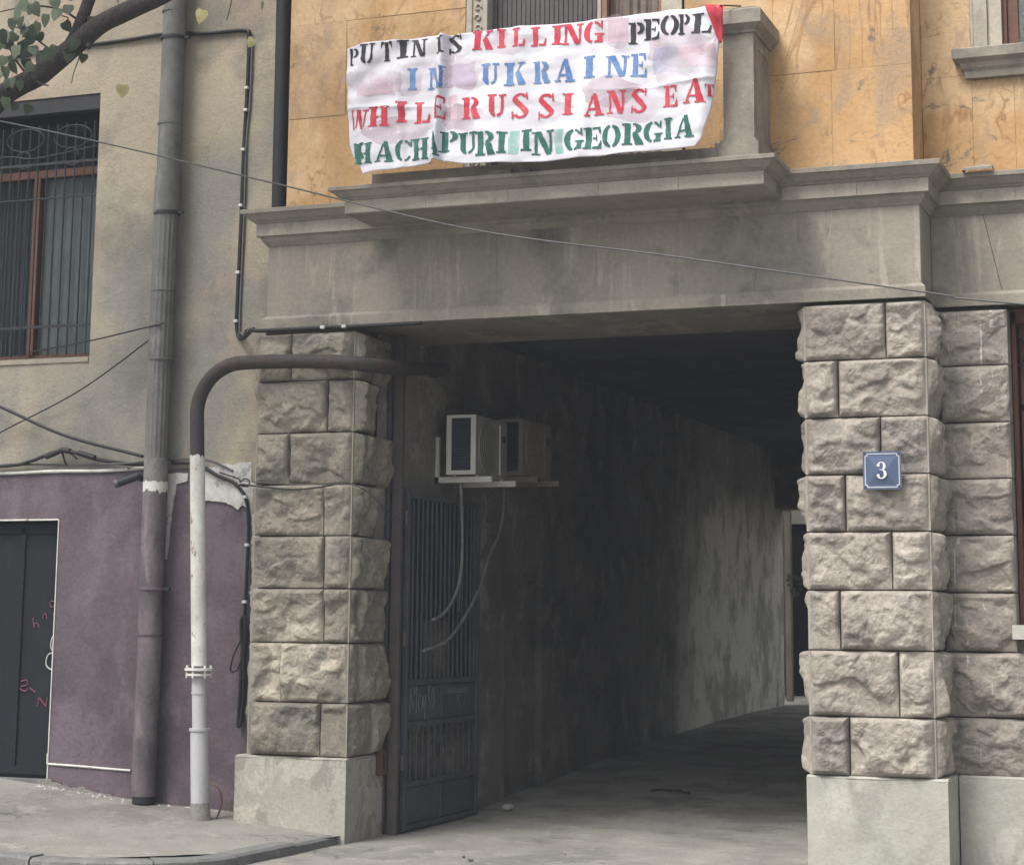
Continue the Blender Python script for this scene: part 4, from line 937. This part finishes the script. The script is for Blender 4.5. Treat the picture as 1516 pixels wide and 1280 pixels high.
def cloth_pt(u, v):
    xt = lerp(.178, 2.762, u); xb = lerp(.342, 2.612, u)
    zt = pw(xt, TOP); zb = pw(xb, BOT)
    z = lerp(zb, zt, v)
    lx = pw(z, [(4.392, .342), (4.47, .30), (4.52, .262), (4.6, .235), (4.9, .205), (5.277, .178)])
    rx = pw(z, [(4.403, 2.600), (4.448, 2.640), (4.638, 2.694), (4.813, 2.722), (5.079, 2.748), (5.302, 2.765)])
    x = lerp(lx, rx, u)
    return (x, cloth_y(x, z), z)
b = MB(); b.grid(cloth_pt, 300, 110)
cloth = b.build('cloth', 'cloth', ban)
sol = cloth.modifiers.new('thickness', 'SOLIDIFY'); sol.thickness = .002; sol.offset = 1
b = MB(); b.grid(lambda u, v: (lerp(2.69-.0*v, 2.775, u) if v > .0 else 2.74, cloth_y(2.74, 5.2)-.02-.01*math.sin(v*4)+.03*u, lerp(5.315-.24*v, 5.315-.20*v, u)), 6, 10)
def tri(u, v):
    z = lerp(5.318, 5.07, v); xl = lerp(2.665, 2.748, v); xr = lerp(2.778, 2.762, v); x = lerp(xl, xr, u)
    return (x, cloth_y(min(x, 2.74), z)-.012+.02*u, z)
b = MB(); b.grid(tri, 6, 12); rf = b.build('folded_corner', 'cloth_red', ban)
s2 = rf.modifiers.new('thickness', 'SOLIDIFY'); s2.thickness = .002
MB().tube(bez([(2.76, -.6, 5.31), (2.80, -.52, 5.33), (2.86, -.47, 5.335)], 6), .005, 6).build('tie_cord', 'cable_black', ban)
MB().tube(bez([(.18, -.6, 5.27), (.12, -.45, 5.29), (.0, .0, 5.36)], 6), .004, 6).build('tie_cord', 'wire_pale', ban)
MB().tube([(.2, -.55, 5.285), (1.4, -.55, 5.285), (2.74, -.45, 5.285)], .008, 6).build('rail', 'black_metal', ban)
LET = [
    ('K', 'g', .262, 4.50, .345, 4.50, .335, 4.60, .25, 4.60),
    ('P','b',0.198,5.157,0.263,5.156,0.261,5.271,0.195,5.273),
    ('U','b',0.288,5.162,0.385,5.161,0.383,5.293,0.285,5.295),
    ('T','b',0.44,5.168,0.513,5.167,0.51,5.291,0.437,5.293),
    ('I','b',0.557,5.176,0.627,5.175,0.625,5.293,0.555,5.294),
    ('N','b',0.667,5.172,0.761,5.17,0.759,5.285,0.665,5.286),
    ('I','b',0.84,5.182,0.892,5.181,0.89,5.285,0.839,5.286),
    ('S','b',0.921,5.178,1.014,5.176,1.012,5.293,0.92,5.295),
    ('K','r',1.108,5.177,1.228,5.175,1.227,5.295,1.106,5.298),
    ('I','r',1.271,5.179,1.325,5.178,1.324,5.294,1.27,5.295),
    ('L','r',1.383,5.174,1.46,5.173,1.459,5.289,1.382,5.29),
    ('L','r',1.511,5.165,1.603,5.163,1.602,5.282,1.51,5.284),
    ('I','r',1.654,5.16,1.711,5.159,1.71,5.281,1.653,5.282),
    ('N','r',1.729,5.153,1.848,5.151,1.847,5.281,1.729,5.283),
    ('G','r',1.872,5.143,1.991,5.141,1.991,5.279,1.872,5.281),
    ('P','b',2.173,5.114,2.264,5.113,2.264,5.244,2.173,5.246),
    ('E','b',2.273,5.131,2.365,5.13,2.365,5.257,2.274,5.259),
    ('O','b',2.383,5.143,2.491,5.142,2.492,5.268,2.383,5.271),
    ('P','b',2.5,5.141,2.563,5.14,2.564,5.266,2.501,5.267),
    ('L','b',2.59,5.141,2.698,5.139,2.699,5.265,2.591,5.267),
    ('I','u',0.645,4.948,0.701,4.947,0.699,5.086,0.643,5.086),
    ('N','u',0.801,4.938,0.899,4.937,0.897,5.075,0.798,5.076),
    ('U','u',1.177,4.932,1.279,4.931,1.278,5.065,1.175,5.066),
    ('K','u',1.337,4.916,1.462,4.915,1.46,5.054,1.336,5.056),
    ('R','u',1.534,4.909,1.633,4.908,1.632,5.046,1.533,5.047),
    ('A','u',1.68,4.908,1.792,4.907,1.792,5.046,1.679,5.048),
    ('I','u',1.877,4.91,1.942,4.909,1.941,5.048,1.876,5.049),
    ('N','u',2.034,4.902,2.154,4.901,2.154,5.034,2.034,5.035),
    ('E','u',2.191,4.894,2.278,4.894,2.279,5.039,2.191,5.04),
    ('W','r',0.233,4.702,0.355,4.702,0.352,4.825,0.23,4.826),
    ('H','r',0.385,4.714,0.502,4.714,0.499,4.841,0.382,4.842),
    ('I','r',0.57,4.733,0.631,4.733,0.629,4.865,0.567,4.866),
    ('L','r',0.709,4.711,0.804,4.711,0.802,4.846,0.707,4.847),
    ('E','r',0.847,4.729,0.906,4.729,0.904,4.869,0.845,4.87),
    ('R','r',1.049,4.708,1.16,4.708,1.158,4.845,1.048,4.846),
    ('U','r',1.23,4.708,1.333,4.708,1.332,4.848,1.228,4.849),
    ('S','r',1.383,4.691,1.492,4.691,1.491,4.847,1.382,4.848),
    ('S','r',1.568,4.672,1.672,4.672,1.671,4.822,1.567,4.823),
    ('I','r',1.732,4.682,1.793,4.682,1.793,4.819,1.731,4.819),
    ('A','r',1.887,4.657,1.998,4.657,1.997,4.793,1.886,4.794),
    ('N','r',2.047,4.657,2.145,4.657,2.145,4.798,2.047,4.798),
    ('S','r',2.194,4.656,2.285,4.655,2.285,4.803,2.194,4.803),
    ('E','r',2.404,4.677,2.484,4.677,2.484,4.803,2.405,4.803),
    ('A','r',2.534,4.691,2.655,4.691,2.656,4.833,2.535,4.834),
    ('T','r',2.668,4.724,2.712,4.724,2.713,4.798,2.668,4.798),
    ('H','g',0.29,4.462,0.401,4.462,0.398,4.594,0.287,4.594),
    ('A','g',0.441,4.465,0.547,4.466,0.544,4.597,0.438,4.597),
    ('C','g',0.575,4.463,0.68,4.463,0.678,4.6,0.572,4.6),
    ('H','g',0.7,4.465,0.799,4.465,0.796,4.599,0.697,4.599),
    ('A','g',0.828,4.475,0.881,4.475,0.879,4.624,0.825,4.625),
    ('P','g',0.892,4.501,1.004,4.502,1.002,4.632,0.89,4.632),
    ('U','g',1.027,4.476,1.14,4.476,1.138,4.61,1.025,4.61),
    ('R','g',1.155,4.455,1.275,4.455,1.273,4.603,1.154,4.603),
    ('I','g',1.298,4.457,1.355,4.457,1.354,4.593,1.296,4.593),
    ('I','g',1.456,4.467,1.513,4.467,1.512,4.599,1.455,4.599),
    ('N','g',1.537,4.436,1.663,4.436,1.663,4.577,1.536,4.577),
    ('G','g',1.757,4.437,1.869,4.438,1.868,4.572,1.756,4.572),
    ('E','g',1.887,4.44,1.992,4.441,1.992,4.572,1.887,4.572),
    ('O','g',2.011,4.436,2.121,4.436,2.121,4.575,2.011,4.575),
    ('R','g',2.15,4.443,2.263,4.443,2.263,4.576,2.15,4.576),
    ('G','g',2.277,4.454,2.38,4.455,2.381,4.583,2.278,4.583),
    ('I','g',2.404,4.468,2.45,4.468,2.451,4.597,2.404,4.597),
    ('A','g',2.479,4.47,2.586,4.471,2.587,4.607,2.48,4.607),
    ('p','x',2.025,5.123,2.163,5.121,2.164,5.289,2.025,5.292),
    ('p','x',0.268,4.939,0.592,4.936,0.589,5.093,0.265,5.098),
    ('m','x',0.919,4.942,1.124,4.94,1.122,5.095,0.917,5.098),
    ('v','x',2.327,4.9,2.499,4.898,2.5,5.06,2.328,5.063),
    ('p','x',2.499,4.914,2.732,4.912,2.733,5.055,2.5,5.058),
    ('p','x',0.926,4.712,1.001,4.712,0.998,4.88,0.924,4.881),
    ('t','x',1.37,4.446,1.439,4.446,1.438,4.602,1.369,4.602),
    ('t','x',1.684,4.427,1.74,4.428,1.74,4.584,1.683,4.584)
]
def Q(*p): return ('q', p)
def A_(c, rx, ry, wh, wv, a0, a1): return ('a', c, rx, ry, wh, wv, a0, a1)
def R_(x0, y0, x1, y1): return Q((x0, y0), (x1, y0), (x1, y1), (x0, y1))
GL = {
 'I': [R_(.2, 0, .8, 1), R_(-.02, 0, .2, .09), R_(.8, 0, 1.02, .09), R_(-.02, .91, .2, 1), R_(.8, .91, 1.02, 1)],
 'L': [R_(.12, 0, .44, 1), R_(-.02, .92, .12, 1), R_(.44, .92, .6, 1), R_(-.02, 0, .12, .08), R_(.50, 0, .98, .11), Q((.8, .11), (.98, .11), (1, .38), (.92, .38))],
 'T': [R_(.34, 0, .66, .97), R_(.2, 0, .34, .08), R_(.66, 0, .8, .08), R_(.02, .88, .29, 1), R_(.71, .88, .98, 1), Q((.02, .68), (.08, .68), (.16, .88), (.02, .88)), Q((.92, .68), (.98, .68), (.98, .88), (.84, .88))],
 'U': [R_(.08, .3, .38, 1), R_(-.03, .92, .08, 1), R_(.38, .92, .5, 1), A_((.48, .32), .40, .32, .3, .09, 180, 262), A_((.48, .32), .40, .32, .14, .1, 280, 360), R_(.74, .3, .88, 1), R_(.62, .92, .74, 1), R_(.88, .92, 1.02, 1)],
 'P': [R_(.1, 0, .42, 1), R_(-.03, .92, .1, 1), R_(-.03, 0, .1, .08), R_(.42, 0, .56, .08), A_((.5, .73), .5, .27, .3, .08, -86, 86)],
 'R': [R_(.08, 0, .38, 1), R_(-.03, .92, .08, 1), R_(-.03, 0, .08, .08), R_(.38, 0, .48, .08), A_((.46, .75), .46, .25, .28, .08, -86, 86), Q((.62, 0), (1.03, 0), (.78, .49), (.46, .49))],
 'N': [R_(.08, 0, .2, .94), R_(-.05, 0, .08, .07), R_(.2, 0, .32, .07), R_(-.05, .93, .1, 1), Q((.62, 0), (.9, 0), (.40, 1), (.1, 1)), R_(.8, .1, .92, 1), R_(.68, .93, .8, 1), R_(.92, .93, 1.05, 1)],
 'S': [A_((.48, .74), .44, .26, .22, .09, 25, 190), A_((.5, .27), .46, .27, .24, .09, 205, 372), Q((.06, .70), (.28, .83), (.97, .30), (.72, .18)), R_(.84, .70, .93, 1), R_(.03, .0, .12, .30)],
 'K': [R_(.08, 0, .38, 1), R_(-.03, .92, .08, 1), R_(.38, .92, .46, 1), R_(-.03, 0, .08, .08), R_(.38, 0, .46, .08), Q((.42, .42), (.52, .52), (.93, .96), (.80, .96)), R_(.66, .92, 1.02, 1), Q((.66, 0), (1.04, 0), (.70, .66), (.50, .50))],
 'G': [A_((.5, .5), .5, .5, .3, .09, 98, 262), A_((.5, .5), .46, .5, .14, .09, 35, 82), A_((.5, .5), .44, .5, .14, .09, 278, 318), R_(.68, .04, .94, .42), R_(.56, .38, 1.02, .46), R_(.86, .68, .95, 1)],
 'C': [A_((.5, .5), .5, .5, .3, .09, 98, 262), A_((.5, .5), .48, .5, .16, .09, 30, 82), A_((.5, .5), .48, .5, .14, .09, 278, 325), R_(.86, .66, .95, 1)],
 'O': [A_((.5, .5), .5, .5, .27, .09, 100, 260), A_((.5, .5), .5, .5, .27, .09, -80, 80)],
 'E': [R_(.1, 0, .42, 1), R_(-.03, .92, .1, 1), R_(-.03, 0, .1, .08), R_(.47, .91, .95, 1), Q((.88, .68), (.95, .68), (.95, .91), (.78, .91)), R_(.47, .46, .7, .54), R_(.66, .36, .73, .64), R_(.47, 0, .98, .1), Q((.8, .1), (.98, .1), (1, .36), (.93, .36))],
 'A': [Q((.1, .06), (.2, .06), (.5, .82), (.43, .92)), Q((.62, .06), (.96, .06), (.66, 1), (.46, 1)), R_(.27, .26, .58, .34), R_(0, 0, .32, .07), R_(.52, 0, 1.04, .07)],
 'W': [Q((.22, 0), (.32, 0), (.22, 1), (.0, 1)), Q((.36, .1), (.42, .1), (.52, .8), (.46, .9)), Q((.64, 0), (.74, 0), (.68, 1), (.44, 1)), Q((.76, .1), (.82, .1), (.98, 1), (.9, 1)), R_(-.06, .93, .3, 1), R_(.78, .93, 1.06, 1)],
 'H': [R_(.06, 0, .36, 1), R_(.64, 0, .94, 1), R_(.36, .45, .47, .54), R_(.53, .45, .64, .54), R_(-.04, .92, .06, 1), R_(.36, .92, .44, 1), R_(.56, .92, .64, 1), R_(.94, .92, 1.04, 1), R_(-.04, 0, .06, .08), R_(.36, 0, .44, .08), R_(.56, 0, .64, .08), R_(.94, 0, 1.04, .08)],
}
INK = {'b': 'ink_black', 'r': 'ink_red', 'u': 'ink_blue', 'g': 'ink_green'}
def bil(q, u, v):
    (ax, az), (bx, bz), (cx, cz), (dx, dz) = q
    return ((ax*(1-u)+bx*u)*(1-v)+(dx*(1-u)+cx*u)*v, (az*(1-u)+bz*u)*(1-v)+(dz*(1-u)+cz*u)*v)
def clampc(x, z): return min(max(x, .2+(5.277-z)*.1), 2.755), z
for (hx, hz_, hw, hh) in ((.50, 5.03, .6, .26), (2.5, 5.06, .5, .24), (1.0, 5.03, .4, .24), (2.08, 5.2, .3, .2), (.6, 4.66, .5, .2), (2.2, 4.7, .5, .2), (1.02, 4.72, .3, .18), (2.05, 4.80, .42, .2), (2.45, 4.84, .25, .2), (1.3, 5.2, .5, .15), (1.6, 4.72, .35, .17)):
    b = MB(); b.grid(lambda u, v: (lambda x, z: (x, cloth_y(x, z)-.0036, z))(hx+hw*.5*u*math.cos(v*2*PI)*(1+.2*math.sin(v*17+hx)), hz_+hh*.5*u*math.sin(v*2*PI)*(1+.2*math.sin(v*23+hx))), 8, 40)
    b.build('colour_wash', 'cloth_halo', ban)
for li, (ch, colr, *p) in enumerate(LET):
    q = [(p[0], p[1]), (p[2], p[3]), (p[4], p[5]), (p[6], p[7])]
    b = MB()
    def put(u, v, off=.0055):
        if colr != 'x': u = .5+(u-.5)*1.14; v = .5+(v-.5)*1.08
        x, z = bil(q, u, v); jx = .0045 if colr != 'x' else .014; jf = 38 if colr != 'x' else 11
        x += jx*noise.noise(Vector((x*jf, z*jf, 2))); z += jx*noise.noise(Vector((x*jf, z*jf, 9))); x, z = clampc(x, z); return (x, cloth_y(x, z)-off, z)
    if colr == 'x':
        b.grid(lambda u, v: put(u, v, .0042), 24, 10)
        b.build('colour_wash', {'p': 'wash_pink', 'm': 'wash_mauve', 'v': 'wash_violet', 't': 'wash_teal'}[ch], ban)
        continue
    for k, pr in enumerate(GL[ch]):
        if pr[0] == 'q':
            b.grid(lambda u, v, pr=pr, k=k: put(*bil(pr[1], u, v), off=.0055+.0002*k), 6, 8)
        else:
            _, c, rx, ry, wh, wv, a0, a1 = pr
            def fa(u, v, c=c, rx=rx, ry=ry, wh=wh, wv=wv, a0=a0, a1=a1, k=k):
                a = math.radians(lerp(a0, a1, u)); return put(c[0]+(rx-wh*v)*math.cos(a), c[1]+(ry-wv*v)*math.sin(a), off=.0055+.0002*k)
            b.grid(fa, 14, 3)
    b.build('letter', INK[colr], ban)

# ------------------------------------------------------------------ tree branch
tr = empty('tree', (-3.4, -2.35, 0), 'dark leaning tree branch with a few leaves across the upper left corner', 'tree')
TY = -1.8
b = MB()
b.tube(bez([(-3.55, -2.45, -.1), (-3.45, -2.4, 1.0), (-3.2, -2.25, 2.2), (-2.75, -2.05, 3.4), (-2.35, -1.9, 4.15)], 8), [.19-.0024*i for i in range(33)], 14)
b.build('trunk', 'bark', tr)
def limb(pts, r0, r1, n=8, seg=12):
    P = bez(pts, n); P = [p+Vector((.006*noise.noise(p*4), .006*noise.noise(p*4+Vector((5, 0, 0))), .008*noise.noise(p*4+Vector((0, 5, 0))))) for p in P]
    return MB().tube(P, [lerp(r0, r1, i/(len(P)-1))*(1+.06*noise.noise(P[i]*7)) for i in range(len(P))], seg).build('branch', 'bark', tr)
limb([(-2.38, -1.92, 4.1), (-2.0, TY, 4.50), (-1.72, TY, 4.80), (-1.42, TY, 4.93), (-1.17, TY, 5.10), (-.93, TY, 5.24), (-.54, TY, 5.36), (.1, TY-.1, 5.55), (.8, TY-.2, 5.9)], .078, .052)
limb([(-1.25, TY, 5.05), (-1.16, TY, 5.19), (-1.09, TY+.02, 5.42), (-.95, TY+.1, 5.9)], .045, .035)
limb([(-1.08, TY, 5.11), (-1.055, TY-.02, 5.06)], .028, .014, 3)
limb([(-1.45, TY-.03, 4.89), (-1.39, TY-.05, 4.85), (-1.32, TY-.06, 4.83)], .010, .005, 4, 6)
limb([(-1.30, TY, 5.04), (-1.40, TY-.05, 5.12), (-1.50, TY-.1, 5.20), (-1.62, TY-.1, 5.24)], .008, .003, 4, 6)
limb([(-1.52, TY, 4.92), (-1.6, TY-.05, 5.05), (-1.68, TY-.05, 5.2)], .010, .003, 4, 6)
limb([(-1.10, TY, 5.22), (-1.25, TY-.05, 5.32), (-1.45, TY-.08, 5.36), (-1.7, TY-.1, 5.34)], .010, .003, 4, 6)
limb([(-1.28, TY, 5.30), (-1.2, TY-.05, 5.26), (-1.24, TY-.05, 5.20)], .005, .003, 4, 6)
limb([(-1.13, TY, 5.06), (-1.11, TY-.05, 4.98), (-1.14, TY-.05, 4.90), (-1.155, TY-.05, 4.83)], .004, .0025, 4, 6)
limb([(-.36, TY, 5.42), (-.38, TY-.03, 5.36), (-.40, TY-.05, 5.31)], .004, .0025, 4, 6)
limb([(-.02, TY-.08, 5.50), (-.01, TY-.06, 5.3), (-.05, TY-.05, 5.13)], .004, .0025, 4, 6)
limb([(.24, TY-.1, 5.62), (.28, TY-.06, 5.4), (.25, TY-.05, 5.25)], .004, .0025, 4, 6)
# heart shaped leaves: one mesh, copied
def leafmesh(matn):
    b = MB(); out = [(0, 0), (.35, -.06), (.5, .18), (.46, .45), (.28, .75), (0, 1.05), (-.28, .75), (-.46, .45), (-.5, .18), (-.35, -.06)]
    vs = [(x, -.10*abs(x)-.12*z*z, z) for x, z in out]+[(0, .0, .25), (0, -.06, .65)]
    fs = [(0, 1, 2, 10), (10, 2, 3, 11), (3, 4, 11), (4, 5, 11), (5, 6, 11), (6, 7, 11), (7, 8, 10, 11), (8, 9, 0, 10)]
    b.add(vs, fs, 0, True); b.tube([(0, 0, 0), (.02, .02, -.3), (.0, .03, -.5)], .012, 4)
    o = b.build('leaf', matn, tr); me = o.data; bpy.data.objects.remove(o); return me
lm = {k: leafmesh(k) for k in ('leaf_green', 'leaf_yellow', 'leaf_dark')}
rl = random.Random(12)
def leaf(x, y, z, s, k, hang=True):
    o = bpy.data.objects.new('leaf', lm[k]); C.objects.link(o); o.parent = tr
    o.location = Vector((x, y, z))-Vector(tr['_o'])
    o.scale = (s, s, s); o.rotation_euler = (PI+rl.uniform(-.5, .5), rl.uniform(-.7, .7), rl.uniform(-.8, .8))
for i in range(70):
    x = rl.uniform(-1.95, -1.28); z = rl.uniform(4.90, 5.42)
    if z < 4.98+.9*(x+1.6) : z += .2
    leaf(x, TY+rl.uniform(-.25, .1), z, rl.uniform(.06, .095), rl.choice(['leaf_green', 'leaf_green', 'leaf_dark']))
for i in range(14): leaf(rl.uniform(-1.9, -1.66), TY+rl.uniform(-.2, .1), rl.uniform(4.82, 5.0), rl.uniform(.05, .08), 'leaf_green')
for x, z, s, k in ((-1.155, 4.80, .085, 'leaf_yellow'), (-.40, 5.28, .085, 'leaf_yellow'), (-.74, 5.36, .06, 'leaf_green'), (-.78, 5.40, .05, 'leaf_green'), (-.70, 5.37, .05, 'leaf_dark'), (-.055, 5.10, .06, 'leaf_yellow'), (.25, 5.22, .05, 'leaf_green')):
    leaf(x, TY-.05, z, s, k)

b = MB(); rq = random.Random(77)
limb([(-2.38, -1.92, 4.1), (-2.7, -2.3, 5.0), (-2.6, -2.8, 6.2), (-2.2, -3.0, 7.6)], .09, .03)
limb([(-.54, TY, 5.36), (-.2, -1.5, 6.0), (-.4, -1.3, 6.8)], .05, .02)
for i in range(5200):
    cxx, cyy, czz, rr = rq.choice([(-2.6, -2.6, 7.2, 1.3), (-1.4, -1.9, 7.0, 1.1), (-3.4, -1.7, 6.6, 1.1), (-.6, -1.7, 7.4, 1.0), (-2.2, -1.4, 8.2, 1.2), (-3.6, -2.9, 7.6, 1.2), (-1.6, -3.2, 7.9, 1.1)])
    d_ = Vector((rq.gauss(0, 1), rq.gauss(0, 1), rq.gauss(0, .8))).normalized()*rr*rq.uniform(.45, 1.05)
    p = Vector((cxx, cyy, czz))+d_
    if p.z < 5.95 or p.y > .1: continue
    s = rq.uniform(.05, .085); ax_ = Vector((rq.gauss(0, 1), rq.gauss(0, 1), rq.gauss(0, .6))).normalized(); t_ = ax_.orthogonal().normalized(); n_ = ax_.cross(t_)
    b.add([p-t_*s*.5, p+n_*s*.45+t_*s*.1, p+t_*s*.6, p-n_*s*.45+t_*s*.1], [(0, 1, 2, 3)])
tag(b.build('shade_crown', 'leaf_green', tr), kind='stuff')  # unseen crown above the view, added to shade the upper left wall

# ------------------------------------------------------------------ courtyard and small things
cy_ = empty('courtyard_building', (0, 16, .45), 'pale courtyard wall with a dark door seen through the far end of the passage', 'building')
MB().box(-5, 9, 17.0, 17.4, .3, 4.6).build('wall', 'courtyard_plaster', cy_)
cd_ = MB().box(-.72, -.36, 16.9, 16.99, .46, 2.95).build('door', 'door_metal', cy_)
MB().box(-.75, -.33, 16.85, 16.99, 2.96, 3.28).build('door_head', 'plinth', cy_)
MB().box(-3, -1.2, 13.3, 17, .3, 6.5).build('side_wall', 'courtyard_plaster', cy_)
cc = empty('courtyard_post', (-.18, 14.5, .45), 'worn pale post at the far left end of the passage', 'post')
MB().bbox(-.225, -.14, 14.4, 14.5, .44, 3.08, .008).build('shaft', 'soffit', cc)
MB().box(-.30, -.06, 14.35, 14.6, 3.081, 3.6).build('head', 'soffit', cc)
cp = empty('potted_plant', (-.12, 14.3, 1.9), 'small green leafy sprig beside the post at the far end of the passage', 'plant')
b = MB()
for i in range(22):
    a = rl.uniform(0, 6.3); r = rl.uniform(.03, .12); x, y, z = -.08+r*math.cos(a), 14.3+r*math.sin(a)*.5, 1.95+rl.uniform(-.14, .16)
    b.add([(x, y, z), (x+.03, y-.01, z+.02), (x+.01, y-.02, z+.06), (x-.03, y-.01, z+.03)], [(0, 1, 2, 3)])
b.build('foliage', 'leaf_green', cp); MB().tube([(-.14, 14.42, 1.85), (-.1, 14.32, 1.92), (-.07, 14.3, 2.02)], .006, 5).build('stem', 'bark', cp)
def pebble(name, x, y, z, sx, sy, sz, matn, label, cat, seed):
    import bmesh
    bm = bmesh.new(); bmesh.ops.create_icosphere(bm, subdivisions=3, radius=1)
    for v in bm.verts:
        c = v.co.copy(); m_ = max(abs(c.x), abs(c.y), abs(c.z)); v.co = c.lerp(c/m_*.85, .6)*(1+.15*noise.noise(c*1.5+Vector((seed, 0, 0))))
        v.co = Vector((v.co.x*sx, v.co.y*sy, v.co.z*sz))
    me = bpy.data.meshes.new(name); bm.to_mesh(me); bm.free(); me.materials.append(MATS[matn])
    o = bpy.data.objects.new(name, me); C.objects.link(o); o.location = (x, y, z+sz*.8); o.rotation_euler.z = seed
    return tag(o, label, cat)
pebble('loose_stone', .27, 2.35, .048, .048, .03, .026, 'rubble', 'small cream lump of broken stone lying on the passage floor near the gate', 'stone', 1.2)
pebble('pebble', 1.02, -.42, .02, .012, .01, .009, 'mortar', 'small dark pebble on the road in the middle of the passage mouth', 'pebble', 2.2)
pebble('pebble', 1.12, -.55, .02, .02, .011, .009, 'mortar', 'larger dark pebble nearest the lower picture edge before the passage', 'pebble', .4)
b = MB().tube(bez([(1.05, 3.6, .125), (1.15, 3.55, .14), (1.25, 3.62, .13), (1.4, 3.52, .125)], 5), .01, 6).tube([(1.2, 3.59, .13), (1.28, 3.7, .135)], .006, 5)
tag(b.build('twig', 'bark'), 'dark crooked twig lying on the passage floor', 'twig')
b = MB()
rk = random.Random(31)
for i in range(420):
    if rk.random() < .6: x, y = rk.uniform(-2.6, 3.2), rk.uniform(-2.0, 1.5)
    else: x, y = rk.uniform(0, 3.1), rk.uniform(.5, 9)
    z = pav_z(x, y) if (x < -.08 and y < .33 and y > -1.9 and not (x > -.6 and y < -1.3)) else rz(x, y)-.002
    if x < 0 and y > .33: continue
    r = rk.uniform(.002, .007); z += .003
    b.add([(x-r, y, z), (x+r*.4, y-r, z), (x+r, y+r*.5, z), (x+rk.uniform(-.3, .3)*r, y, z+r*.9)], [(0, 1, 3), (1, 2, 3), (2, 0, 3)])
tag(b.build('grit', 'grit'), 'scattered grit on the road and pavement', 'grit', kind='stuff')
for o in bpy.data.objects:
    if '_o' in o: del o['_o']
